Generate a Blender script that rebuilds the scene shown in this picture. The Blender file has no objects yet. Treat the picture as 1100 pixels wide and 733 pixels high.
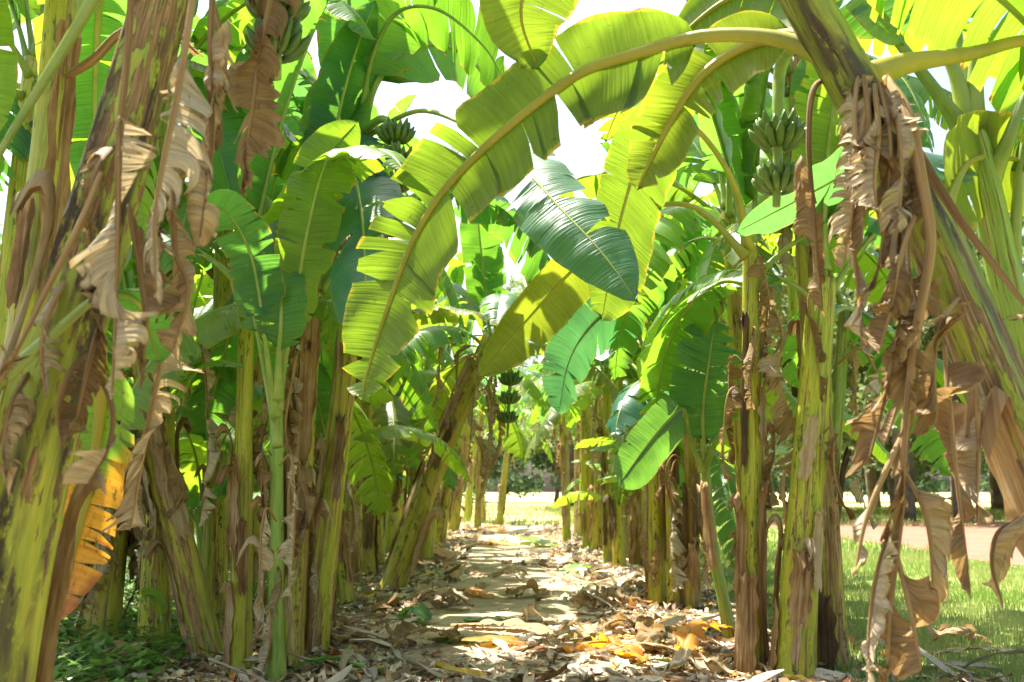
import bpy, math, random
import numpy as np
from mathutils import Vector

R = math.radians
scene = bpy.context.scene
COL = scene.collection
rnd = random.Random(7)

# ------------------------------------------------------------------ camera
CAM_H, PITCH, FPX = 1.0, R(8.6), 1069.0
cam_d = bpy.data.cameras.new('camera')
cam = bpy.data.objects.new('camera', cam_d)
COL.objects.link(cam)
cam.location = (0, 0, CAM_H)
cam.rotation_euler = (R(90) + PITCH, 0, 0)
cam_d.sensor_width = 36.0
cam_d.lens = FPX / 1100 * 36
cam_d.clip_start, cam_d.clip_end = 0.05, 2000
cam_d.dof.use_dof = True
cam_d.dof.focus_distance = 4.2
cam_d.dof.aperture_fstop = 4.5
scene.camera = cam


def P(px, py, Y):
    """world point at real distance Y in front of the camera"""
    a, b = (px - 550) / FPX, (366.5 - py) / FPX
    d = (a, math.cos(PITCH) - b * math.sin(PITCH), math.sin(PITCH) + b * math.cos(PITCH))
    s = Y / d[1]
    return np.array((d[0] * s, Y, CAM_H + d[2] * s))


# ------------------------------------------------------------------ light
SUN_EL, SUN_AZ = R(65), R(-38)          # azimuth measured from +Y towards +X
sdir = Vector((math.sin(SUN_AZ) * math.cos(SUN_EL), math.cos(SUN_AZ) * math.cos(SUN_EL), math.sin(SUN_EL)))
sl = bpy.data.lights.new('sun', 'SUN')
sl.energy, sl.angle, sl.color = 5.0, R(0.53), (1.0, 0.94, 0.84)
so = bpy.data.objects.new('sun', sl)
COL.objects.link(so)
so.location = (0, 0, 30)
so.rotation_euler = sdir.to_track_quat('Z', 'Y').to_euler()

world = bpy.data.worlds.new('World')
scene.world = world
world.use_nodes = True
wt = world.node_tree
wt.nodes.clear()
sky = wt.nodes.new('ShaderNodeTexSky')
sky.sky_type = 'NISHITA'
sky.sun_disc = False
sky.sun_elevation = SUN_EL
sky.sun_rotation = SUN_AZ
sky.air_density, sky.dust_density, sky.ozone_density = 1.0, 5.0, 1.0
bg = wt.nodes.new('ShaderNodeBackground')
bg.inputs['Strength'].default_value = 0.095
wo = wt.nodes.new('ShaderNodeOutputWorld')
wt.links.new(sky.outputs[0], bg.inputs[0])
wt.links.new(bg.outputs[0], wo.inputs[0])

vs = scene.view_settings
vs.view_transform = 'Standard'
vs.look = 'None'
vs.exposure = 1.92
vs.gamma = 1
vs.use_curve_mapping = False
scene.cycles.max_bounces = 10
scene.cycles.diffuse_bounces = 5
scene.cycles.transmission_bounces = 6
scene.cycles.use_denoising = True
scene.cycles.sample_clamp_indirect = 6

# ------------------------------------------------------------------ materials


class NT:
    def __init__(self, name):
        self.m = bpy.data.materials.new(name)
        self.m.use_nodes = True
        self.t = self.m.node_tree
        self.t.nodes.clear()
        self.out = self.t.nodes.new('ShaderNodeOutputMaterial')

    def n(self, typ, ins=None, **props):
        nd = self.t.nodes.new('ShaderNode' + typ)
        for k, v in props.items():
            setattr(nd, k, v)
        for k, v in (ins or {}).items():
            s = nd.inputs[k]
            if isinstance(v, bpy.types.NodeSocket):
                self.t.links.new(v, s)
            else:
                s.default_value = v
        return nd

    def math(self, op, a, b=0.0, c=0.0, clamp=False):
        return self.n('Math', {0: a, 1: b, 2: c}, operation=op, use_clamp=clamp).outputs[0]

    def step(self, v, a, b):
        nd = self.n('MapRange', {0: v, 1: a, 2: b, 3: 0.0, 4: 1.0}, interpolation_type='SMOOTHSTEP')
        return nd.outputs[0]

    def mix(self, f, a, b, bt='MIX'):
        nd = self.n('Mix', data_type='RGBA', blend_type=bt)
        for k, v in ((0, f), (6, a), (7, b)):
            s = nd.inputs[k]
            if isinstance(v, bpy.types.NodeSocket):
                self.t.links.new(v, s)
            else:
                s.default_value = v if k == 0 else (*v, 1.0)
        return nd.outputs[2]

    def noise(self, vec, scale, detail=4, rough=0.55):
        return self.n('TexNoise', {'Vector': vec, 'Scale': scale, 'Detail': detail, 'Roughness': rough}).outputs['Fac']

    def scaled(self, vec, s, off=None):
        nd = self.n('Mapping', {'Vector': vec, 'Scale': s})
        if off is not None:
            cx = self.n('CombineXYZ', {0: off, 1: off, 2: off})
            self.t.links.new(cx.outputs[0], nd.inputs['Location'])
        return nd.outputs[0]

    def ramp(self, f, stops):
        nd = self.n('ValToRGB', {0: f})
        cr = nd.color_ramp
        while len(cr.elements) < len(stops):
            cr.elements.new(0.5)
        for e, (p, c) in zip(cr.elements, stops):
            e.position = p
            e.color = (*c, 1)
        return nd.outputs[0]

    def done(self, sh):
        self.t.links.new(sh, self.out.inputs[0])
        return self.m


def leaf_material(name, cols, trans, edge, edge_w, rough, tfac, spots=0.0, bump=.35, vein=.76, spec=.5):
    """cols, trans: three (position, colour) stops picked by object; edge: (yellow, brown) margin"""
    k = NT(name)
    uv = k.n('UVMap').outputs[0]
    sx = k.n('SeparateXYZ', {0: uv})
    x, y = sx.outputs[0], sx.outputs[1]
    e = k.math('MULTIPLY', k.math('ABSOLUTE', k.math('SUBTRACT', y, 0.5)), 2.0)
    rn = k.n('ObjectInfo').outputs['Random']
    off = k.math('MULTIPLY', rn, 37.0)
    veins = k.noise(k.scaled(uv, (150, 2.0, 1), off), 1.0, 3)
    big = k.noise(k.scaled(uv, (9, 3.0, 1), off), 1.0, 3)
    pick = k.math('ADD', rn, k.math('MULTIPLY', k.math('SUBTRACT', big, 0.5), 0.25), clamp=True)
    col = k.ramp(pick, cols)
    tr = k.ramp(pick, trans)
    vd = k.math('ADD', 1.0 - vein * .5, k.math('MULTIPLY', veins, vein))
    vd = k.math('MULTIPLY', vd, k.math('ADD', .72, k.math('MULTIPLY', k.noise(k.scaled(uv, (5, 1.6, 1), off), 1.0, 5, .6), .56)))
    vc = k.n('CombineXYZ', {0: vd, 1: vd, 2: vd}).outputs[0]
    col = k.mix(1.0, col, vc, 'MULTIPLY')
    tr = k.mix(1.0, tr, vc, 'MULTIPLY')
    en = k.noise(k.scaled(uv, (14, 4, 1), off), 1.0, 4, .65)
    amt = k.math('ADD', e, k.math('MULTIPLY', k.math('SUBTRACT', en, 0.55), 0.5))
    yel = k.step(amt, 1.0 - edge_w, 1.06 - edge_w * .4)
    brn = k.step(amt, 1.0 - edge_w * .35, 1.07)
    col = k.mix(yel, col, edge[0])
    tr = k.mix(yel, tr, tuple(min(1, c * 1.7) for c in edge[0]))
    col = k.mix(brn, col, edge[1])
    tr = k.mix(brn, tr, tuple(c * .7 for c in edge[1]))
    if spots:
        sp = k.step(k.noise(k.scaled(uv, (22, 16, 1), off), 1.0, 5, .7), .62, .70)
        sp = k.math('MULTIPLY', sp, spots)
        col = k.mix(sp, col, (0.05, .03, .012))
        tr = k.mix(sp, tr, (0.05, .03, .012))
    h = k.noise(k.scaled(uv, (85, 1.2, 1), off), 1.0, 2)
    bmp = k.n('Bump', {'Height': h, 'Strength': bump, 'Distance': 0.012}).outputs[0]
    p = k.n('BsdfPrincipled', {'Base Color': col, 'Roughness': rough, 'Normal': bmp, 'Specular IOR Level': spec}).outputs[0]
    tb = k.n('BsdfTranslucent', {'Color': tr, 'Normal': bmp}).outputs[0]
    return k.done(k.n('MixShader', {0: tfac, 1: p, 2: tb}).outputs[0])


GREEN = leaf_material('banana_leaf_green',
    [(0.0, (.040, .125, .045)), (.4, (.070, .175, .030)), (.75, (.11, .215, .025)), (1.0, (.17, .25, .03))],
    [(0.0, (.20, .52, .05)), (.4, (.27, .58, .03)), (.75, (.34, .60, .02)), (1.0, (.42, .60, .03))],
    ((.36, .27, .03), (.16, .07, .02)), .10, .36, .46, .45, .4, .8, .5)
TEAL = leaf_material('banana_leaf_bluegreen',
    [(0.0, (.025, .105, .075)), (.5, (.032, .125, .068)), (.8, (.04, .14, .06)), (1.0, (.05, .155, .05))],
    [(0.0, (.12, .38, .09)), (.5, (.16, .46, .07)), (.8, (.22, .50, .05)), (1.0, (.25, .55, .05))],
    ((.20, .22, .04), (.20, .11, .04)), .08, .32, .36, .35, .4, .8, .55)
OLIVE = leaf_material('banana_leaf_olive',
    [(0.0, (.065, .11, .018)), (.5, (.085, .125, .018)), (.8, (.105, .13, .016)), (1.0, (.13, .14, .016))],
    [(0.0, (.24, .40, .02)), (.5, (.28, .42, .02)), (.8, (.32, .43, .02)), (1.0, (.36, .43, .02))],
    ((.50, .36, .03), (.17, .07, .02)), .10, .44, .46, .5)
YELLOW = leaf_material('banana_leaf_yellowing',
    [(0.0, (.30, .22, .03)), (.5, (.48, .22, .02)), (.8, (.50, .20, .02)), (1.0, (.46, .26, .03))],
    [(0.0, (.75, .50, .03)), (.5, (.88, .40, .02)), (.8, (.85, .36, .02)), (1.0, (.8, .5, .03))],
    ((.45, .20, .03), (.15, .06, .02)), .2, .5, .45, .6)
DEAD = leaf_material('banana_leaf_dry',
    [(0.0, (.17, .10, .04)), (.35, (.30, .20, .09)), (.65, (.43, .32, .175)), (1.0, (.54, .46, .32))],
    [(0.0, (.40, .23, .07)), (.4, (.48, .31, .11)), (.75, (.55, .40, .18)), (1.0, (.57, .47, .28))],
    ((.27, .17, .08), (.13, .07, .03)), .2, .62, .30, .8, 1.0, 1.5, .3)


def stem_material(name, greens, dry, dryness, blotch, zs=1.5, grad=0.0, z0=1.0):
    k = NT(name)
    at = k.n('Attribute', attribute_name='rest').outputs['Vector']
    rn = k.n('ObjectInfo').outputs['Random']
    off = k.math('MULTIPLY', rn, 53.0)
    z = k.n('SeparateXYZ', {0: at}).outputs[2]
    streak = k.noise(k.scaled(at, (30, 30, zs), off), 1.0, 6, .66)
    mid = k.noise(k.scaled(at, (13, 13, 2.6), off), 1.0, 5, .65)
    fine = k.noise(k.scaled(at, (160, 160, 7), off), 1.0, 3, .6)
    col = k.ramp(mid, [(.3, greens[0]), (.5, greens[1]), (.7, greens[2])])
    dmask = k.math('ADD', streak, k.math('MULTIPLY', k.math('SUBTRACT', rn, .5), .10))
    if grad:
        dmask = k.math('ADD', dmask, k.math('MULTIPLY', k.math('SUBTRACT', z, z0), grad))
    d = k.step(dmask, .62 - dryness * .3, .66 - dryness * .3)
    dcol = k.ramp(fine, [(.25, dry[0]), (.5, dry[1]), (.75, dry[2])])
    col = k.mix(d, col, dcol)
    b = k.step(k.noise(k.scaled(at, (30, 30, 13), off), 1.0, 6, .72), .66 - blotch * .16, .70 - blotch * .14)
    b2 = k.step(k.noise(k.scaled(at, (11, 11, 1.7), off), 1.0, 3, .6), .46, .62)
    crack = k.step(k.noise(k.scaled(at, (48, 48, 1.3), off), 1.0, 4, .6), .60, .66)
    bm = k.math('MAXIMUM', k.math('MULTIPLY', k.math('MULTIPLY', b, b2), .92), k.math('MULTIPLY', crack, .5 if blotch < 1 else .2))
    col = k.mix(bm, col, (.045, .026, .016))
    fd = k.math('ADD', .45, k.math('MULTIPLY', fine, 1.1))
    col = k.mix(1.0, col, k.n('CombineXYZ', {0: fd, 1: fd, 2: fd}).outputs[0], 'MULTIPLY')
    hh = k.math('ADD', k.math('MULTIPLY', streak, .6), k.math('ADD', k.math('MULTIPLY', fine, .35), k.math('MULTIPLY', d, .35)))
    bmp = k.n('Bump', {'Height': hh, 'Strength': .8, 'Distance': .014}).outputs[0]
    rg = k.math('ADD', .42, k.math('MULTIPLY', d, .35))
    return k.done(k.n('BsdfPrincipled', {'Base Color': col, 'Roughness': rg, 'Normal': bmp}).outputs[0])


BROWNS = ((.15, .075, .025), (.36, .20, .075), (.54, .37, .19))
STEM = stem_material('banana_stem', ((.26, .32, .022), (.42, .43, .03), (.56, .46, .035)), BROWNS, .20, .8)
STEM_YOUNG = stem_material('banana_stem_young', ((.17, .29, .05), (.26, .39, .06), (.34, .42, .06)), BROWNS, .14, .45)
STEM_OLD = stem_material('banana_stem_old', ((.27, .28, .022), (.42, .38, .03), (.46, .30, .045)), BROWNS, .36, .95)
STEM_SPOT = stem_material('banana_stem_blotched', ((.24, .28, .022), (.36, .40, .03), (.48, .44, .04)),
                          ((.10, .055, .022), (.30, .165, .06), (.48, .31, .14)), .13, 1.6, 9.0, .10, 1.2)


STEM_RAGGED = stem_material('banana_stem_ragged', ((.14, .19, .018), (.23, .28, .022), (.35, .35, .035)),
                            ((.08, .045, .028), (.24, .15, .075), (.44, .33, .19)), .46, 1.7, 5.0, -.12, 1.5)


def dry_material(name, stops, tf=.18):
    k = NT(name)
    at = k.n('Attribute', attribute_name='rest').outputs['Vector']
    rn = k.n('ObjectInfo').outputs['Random']
    off = k.math('MULTIPLY', rn, 91.0)
    a = k.noise(k.scaled(at, (70, 70, 2.0), off), 1.0, 5, .65)
    b = k.noise(k.scaled(at, (9, 9, 3.5), off), 1.0, 4, .6)
    f = k.math('ADD', k.math('MULTIPLY', a, .55), k.math('MULTIPLY', b, .45))
    f = k.math('ADD', f, k.math('MULTIPLY', k.math('SUBTRACT', rn, .5), .14))
    col = k.ramp(f, stops)
    bmp = k.n('Bump', {'Height': a, 'Strength': .6, 'Distance': .01}).outputs[0]
    p = k.n('BsdfPrincipled', {'Base Color': col, 'Roughness': .7, 'Normal': bmp, 'Specular IOR Level': .3}).outputs[0]
    t = k.n('BsdfTranslucent', {'Color': col}).outputs[0]
    return k.done(k.n('MixShader', {0: tf, 1: p, 2: t}).outputs[0])


SHEATH = dry_material('dry_sheath', [(.30, (.10, .055, .022)), (.42, (.28, .155, .06)), (.52, (.44, .29, .14)), (.64, (.58, .46, .30))])
SHEATH_DARK = dry_material('dark_sheath', [(.30, (.04, .025, .015)), (.45, (.12, .07, .035)), (.56, (.22, .14, .07)), (.68, (.38, .28, .17))])
RIB_DRY = dry_material('dry_midrib', [(.34, (.11, .055, .018)), (.46, (.30, .17, .06)), (.58, (.48, .31, .13))], .05)


def plain(name, c0, c1, scale, rough=.5, bump=.2, tf=0.0, coord='Object'):
    k = NT(name)
    tc = k.n('TexCoord').outputs[coord]
    rn = k.n('ObjectInfo').outputs['Random']
    f = k.noise(k.scaled(tc, (1, 1, 1), k.math('MULTIPLY', rn, 19.0)), scale, 5, .6)
    f = k.step(k.math('ADD', f, k.math('MULTIPLY', k.math('SUBTRACT', rn, .5), .2)), .32, .68)
    col = k.mix(f, c0, c1)
    bmp = k.n('Bump', {'Height': f, 'Strength': bump, 'Distance': .01}).outputs[0]
    p = k.n('BsdfPrincipled', {'Base Color': col, 'Roughness': rough, 'Normal': bmp}).outputs[0]
    if tf:
        t = k.n('BsdfTranslucent', {'Color': col}).outputs[0]
        p = k.n('MixShader', {0: tf, 1: p, 2: t}).outputs[0]
    return k.done(p)


RIB = plain('green_midrib', (.20, .30, .045), (.36, .42, .08), 6, .38, .05, .12)
RIB_OLIVE = plain('olive_midrib', (.30, .30, .03), (.42, .38, .05), 6, .42, .05, .12)
FRUIT = plain('green_banana', (.06, .13, .02), (.12, .20, .035), 14, .38, .1)
STALK = plain('bunch_stalk', (.17, .27, .05), (.28, .38, .09), 10, .4, .1)
BLACK = plain('black_hollow', (.02, .015, .012), (.05, .035, .025), 20, .6)
BARK = plain('tree_bark', (.10, .075, .055), (.24, .18, .13), 3, .85, .6)
TREE_LEAF = plain('tree_leaves', (.13, .19, .05), (.24, .30, .10), .9, .5, 0, .58)
TREE_LEAF_FAR = plain('far_tree_leaves', (.07, .13, .055), (.12, .20, .08), .5, .6, 0, .45)
GRASSM = plain('grass_blades', (.15, .27, .035), (.38, .42, .14), .42, .55, 0, .42)
STRAW = plain('straw_grass', (.20, .24, .06), (.36, .36, .12), 1.0, .6, 0, .35)
WEED = plain('weed_leaves', (.08, .20, .03), (.18, .34, .05), 3, .45, 0, .5)
HOSE = plain('blue_grey_hose', (.26, .32, .38), (.38, .44, .50), 3, .4)
WOOD = plain('dry_stick', (.20, .15, .10), (.36, .28, .20), 6, .8, .4)
FLESH = plain('cut_stem', (.34, .24, .12), (.52, .40, .24), 9, .7, .4)


def litter_material():
    k = NT('leaf_litter')
    c = k.n('Attribute', attribute_name='col').outputs['Color']
    tc = k.n('TexCoord').outputs['Object']
    f = k.noise(tc, 60, 4)
    fd = k.math('ADD', .7, k.math('MULTIPLY', f, .6))
    col = k.mix(1.0, c, k.n('CombineXYZ', {0: fd, 1: fd, 2: fd}).outputs[0], 'MULTIPLY')
    p = k.n('BsdfPrincipled', {'Base Color': col, 'Roughness': .65, 'Specular IOR Level': .3}).outputs[0]
    t = k.n('BsdfTranslucent', {'Color': col}).outputs[0]
    return k.done(k.n('MixShader', {0: .15, 1: p, 2: t}).outputs[0])


LITTER = litter_material()


def ground_material():
    k = NT('ground')
    tc = k.n('TexCoord').outputs['Object']
    s = k.n('SeparateXYZ', {0: tc})
    x, y = s.outputs[0], s.outputs[1]
    n1 = k.noise(tc, .7, 5)
    n2 = k.noise(tc, 9, 6, .7)
    n3 = k.noise(tc, .12, 4)
    soil = k.ramp(n2, [(.3, (.10, .075, .05)), (.5, (.21, .16, .105)), (.7, (.33, .26, .18))])
    grass = k.ramp(n1, [(.3, (.13, .19, .04)), (.5, (.20, .25, .06)), (.72, (.32, .32, .12))])
    straw = k.ramp(k.noise(tc, .25, 5), [(.35, (.30, .31, .10)), (.55, (.42, .38, .17)), (.75, (.46, .40, .24))])
    far = k.step(k.math('ADD', y, k.math('MULTIPLY', n3, 12.0)), 33, 42)
    g2 = k.mix(far, grass, straw)
    xr = k.math('ADD', x, k.math('MULTIPLY', k.math('SUBTRACT', n1, .5), 1.6))
    right = k.step(xr, 1.75, 2.2)
    endr = k.step(k.math('ADD', y, k.math('MULTIPLY', n1, 5.0)), 29, 34)
    fac = k.math('MAXIMUM', right, endr)
    col = k.mix(fac, soil, g2)
    left = k.math('MULTIPLY', k.step(xr, -1.9, -2.6), k.math('SUBTRACT', 1.0, endr))
    col = k.mix(k.math('MULTIPLY', left, k.step(n2, .42, .55)), col, (.06, .12, .025))
    bmp = k.n('Bump', {'Height': n2, 'Strength': .7, 'Distance': .04}).outputs[0]
    return k.done(k.n('BsdfPrincipled', {'Base Color': col, 'Roughness': .9, 'Normal': bmp, 'Specular IOR Level': .2}).outputs[0])


def soil_material(name, stops, green=0.0):
    k = NT(name)
    tc = k.n('TexCoord').outputs['Object']
    a = k.noise(tc, 5, 8, .7)
    b = k.noise(tc, .9, 4)
    f = k.math('ADD', k.math('MULTIPLY', a, .55), k.math('MULTIPLY', b, .45))
    col = k.ramp(f, stops)
    if green:
        g = k.math('MULTIPLY', k.step(k.noise(tc, 1.6, 5), .50, .62), green)
        col = k.mix(g, col, (.17, .17, .06))
    bmp = k.n('Bump', {'Height': a, 'Strength': .8, 'Distance': .03}).outputs[0]
    return k.done(k.n('BsdfPrincipled', {'Base Color': col, 'Roughness': .92, 'Normal': bmp, 'Specular IOR Level': .2}).outputs[0])


# ------------------------------------------------------------------ object helpers
def mesh(name, V, F, mat, uv=None, rest=None, col=None, smooth=True):
    me = bpy.data.meshes.new(name)
    V = np.asarray(V, dtype=np.float32)
    F = np.asarray(F, dtype=np.int32)
    nv, nf, kk = len(V), len(F), F.shape[1]
    me.vertices.add(nv)
    me.vertices.foreach_set('co', V.ravel())
    me.loops.add(nf * kk)
    me.loops.foreach_set('vertex_index', F.ravel())
    me.polygons.add(nf)
    me.polygons.foreach_set('loop_start', np.arange(0, nf * kk, kk, dtype=np.int32))
    me.polygons.foreach_set('loop_total', np.full(nf, kk, dtype=np.int32))
    me.polygons.foreach_set('use_smooth', np.full(nf, smooth, dtype=bool))
    if uv is not None:
        ul = me.uv_layers.new(name='UVMap')
        ul.data.foreach_set('uv', np.asarray(uv, dtype=np.float32)[F.ravel()].ravel())
    if rest is not None:
        at = me.attributes.new('rest', 'FLOAT_VECTOR', 'POINT')
        at.data.foreach_set('vector', np.asarray(rest, dtype=np.float32).ravel())
    if col is not None:
        at = me.attributes.new('col', 'FLOAT_COLOR', 'POINT')
        at.data.foreach_set('color', np.asarray(col, dtype=np.float32).ravel())
    me.update()
    me.validate()
    me.materials.append(mat)
    return me


def obj(name, me, parent=None, loc=None):
    o = bpy.data.objects.new(name, me)
    COL.objects.link(o)
    if parent is not None:
        o.parent = parent
    if loc is not None:
        o.location = loc
    return o


def tag(o, label=None, cat=None, group=None, kind=None):
    if label:
        o['label'] = label
    if cat:
        o['category'] = cat
    if group:
        o['group'] = group
    if kind:
        o['kind'] = kind
    return o


def thing(name, loc, label, cat, group=None, rz=0.0):
    o = bpy.data.objects.new(name, None)
    COL.objects.link(o)
    o.location = loc
    o.rotation_euler = (0, 0, rz)
    o.empty_display_size = .1
    return tag(o, label, cat, group)


def join(parts):
    """merge (V, F[, uv, rest, col]) tuples"""
    Vs, Fs, n = [], [], 0
    ex = [[] for _ in range(len(parts[0]) - 2)]
    for p in parts:
        Vs.append(p[0])
        Fs.append(p[1] + n)
        n += len(p[0])
        for i, e in enumerate(p[2:]):
            ex[i].append(e)
    return (np.concatenate(Vs), np.concatenate(Fs), *[np.concatenate(e) for e in ex])


# ------------------------------------------------------------------ curves
def spline(pts, n=120):
    p = np.asarray(pts, dtype=float)
    if len(p) == 2:
        p = np.array([p[0], (p[0] + p[1]) / 2, p[1]])
    q = np.vstack([2 * p[0] - p[1], p, 2 * p[-1] - p[-2]])
    out = []
    for i in range(1, len(q) - 2):
        t = np.linspace(0, 1, 24, endpoint=False)[:, None]
        a, b, c, d = q[i - 1], q[i], q[i + 1], q[i + 2]
        out.append(.5 * ((2 * b) + (c - a) * t + (2 * a - 5 * b + 4 * c - d) * t ** 2 + (-a + 3 * b - 3 * c + d) * t ** 3))
    out = np.vstack(out + [p[-1:]])
    s = np.concatenate([[0], np.cumsum(np.linalg.norm(np.diff(out, axis=0), axis=1))])
    tt = np.linspace(0, s[-1], n)
    return np.stack([np.interp(tt, s, out[:, i]) for i in range(3)], 1), s[-1]


def frames(C, up):
    T = np.gradient(C, axis=0)
    T /= np.linalg.norm(T, axis=1)[:, None] + 1e-9
    N = np.zeros_like(T)
    u = np.asarray(up, float)
    u = u - T[0] * (u @ T[0])
    u /= np.linalg.norm(u) + 1e-9
    N[0] = u
    for i in range(1, len(T)):
        u = u - T[i] * (u @ T[i])
        u /= np.linalg.norm(u) + 1e-9
        N[i] = u
    return T, N, np.cross(T, N)


def at(A, t):
    """sample rows of A at parameter t in 0..1"""
    f = np.clip(t, 0, 1) * (len(A) - 1)
    i = np.clip(f.astype(int), 0, len(A) - 2)
    w = (f - i)[..., None]
    return A[i] * (1 - w) + A[i + 1] * w


def snoise(p, seed, freq):
    g = np.random.default_rng(seed)
    out = 0
    for k in range(5):
        d = g.normal(size=3)
        d /= np.linalg.norm(d)
        out = out + np.sin(p @ d * freq * (1 + .45 * k) * 6.283 + g.uniform(0, 6.28)) / (1 + .5 * k)
    return out / 2.2


def grid_faces(a, b):
    i = np.arange(a - 1)[:, None] * b + np.arange(b - 1)[None, :]
    i = i.ravel()
    return np.stack([i, i + 1, i + b + 1, i + b], 1)


def tube(C, rad, ring=8, up=(0, 0, 1), flat=1.0, ripple=0.0, seed=0, caps=True, h0=0.0, saw=0.0):
    n = len(C)
    T, N, S = frames(C, up)
    th = np.linspace(0, 2 * np.pi, ring, endpoint=False)
    L = np.concatenate([[0], np.cumsum(np.linalg.norm(np.diff(C, axis=0), axis=1))]) + h0
    rr = np.asarray(rad)[:, None] * np.ones(ring)
    if ripple:
        g = np.random.default_rng(seed)
        for k in (2, 3, 5):
            rr = rr * (1 + ripple / k * 2 * np.sin(k * th[None, :] + g.uniform(0, 6.3) + L[:, None] * g.uniform(-.5, .5) * 2))
    if saw:
        for q in range(2):
            ph = (th[None, :] * (2 + q) / 6.2832 + seed * .37 + q * .4 + L[:, None] * (.16 if q else -.22)) % 1.0
            rr = rr * (1 + saw * (ph ** 2 - .33))
    V = C[:, None] + S[:, None] * (rr * np.cos(th))[..., None] + N[:, None] * (rr * np.sin(th) * flat)[..., None]
    i = np.arange(n - 1)[:, None] * ring + np.arange(ring)[None]
    j = np.arange(n - 1)[:, None] * ring + (np.arange(ring)[None] + 1) % ring
    F = np.stack([i, j, j + ring, i + ring], -1).reshape(-1, 4)
    rest = np.stack([np.cos(th)[None] * .1 * np.ones((n, 1)), np.sin(th)[None] * .1 * np.ones((n, 1)), L[:, None] * np.ones(ring)], -1)
    V, rest = V.reshape(-1, 3), rest.reshape(-1, 3)
    if caps:
        V = np.vstack([V, C[:1], C[-1:]])
        rest = np.vstack([rest, [[0, 0, L[0]]], [[0, 0, L[-1]]]])
        k0, k1 = n * ring, n * ring + 1
        a = np.arange(ring)
        b = (a + 1) % ring
        h = ring // 2
        # quads made of two neighbouring fan triangles
        a2 = np.arange(0, ring, 2)
        F = np.vstack([F, np.stack([np.full(h, k0), (a2 + 2) % ring, (a2 + 1) % ring, a2], 1),
                       np.stack([np.full(h, k1), (n - 1) * ring + a2, (n - 1) * ring + (a2 + 1) % ring, (n - 1) * ring + (a2 + 2) % ring], 1)])
    return V, F, rest


# ------------------------------------------------------------------ the banana leaf
def prof(x, tip=1.0):
    a = np.clip(x / .16, 0, 1)
    b = np.clip((1 - x) / (.42 * tip), 0, 1)
    return np.sqrt(1 - (1 - a) ** 2 + 1e-6) * (1 - (1 - b) ** 2.3) ** .75


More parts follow.
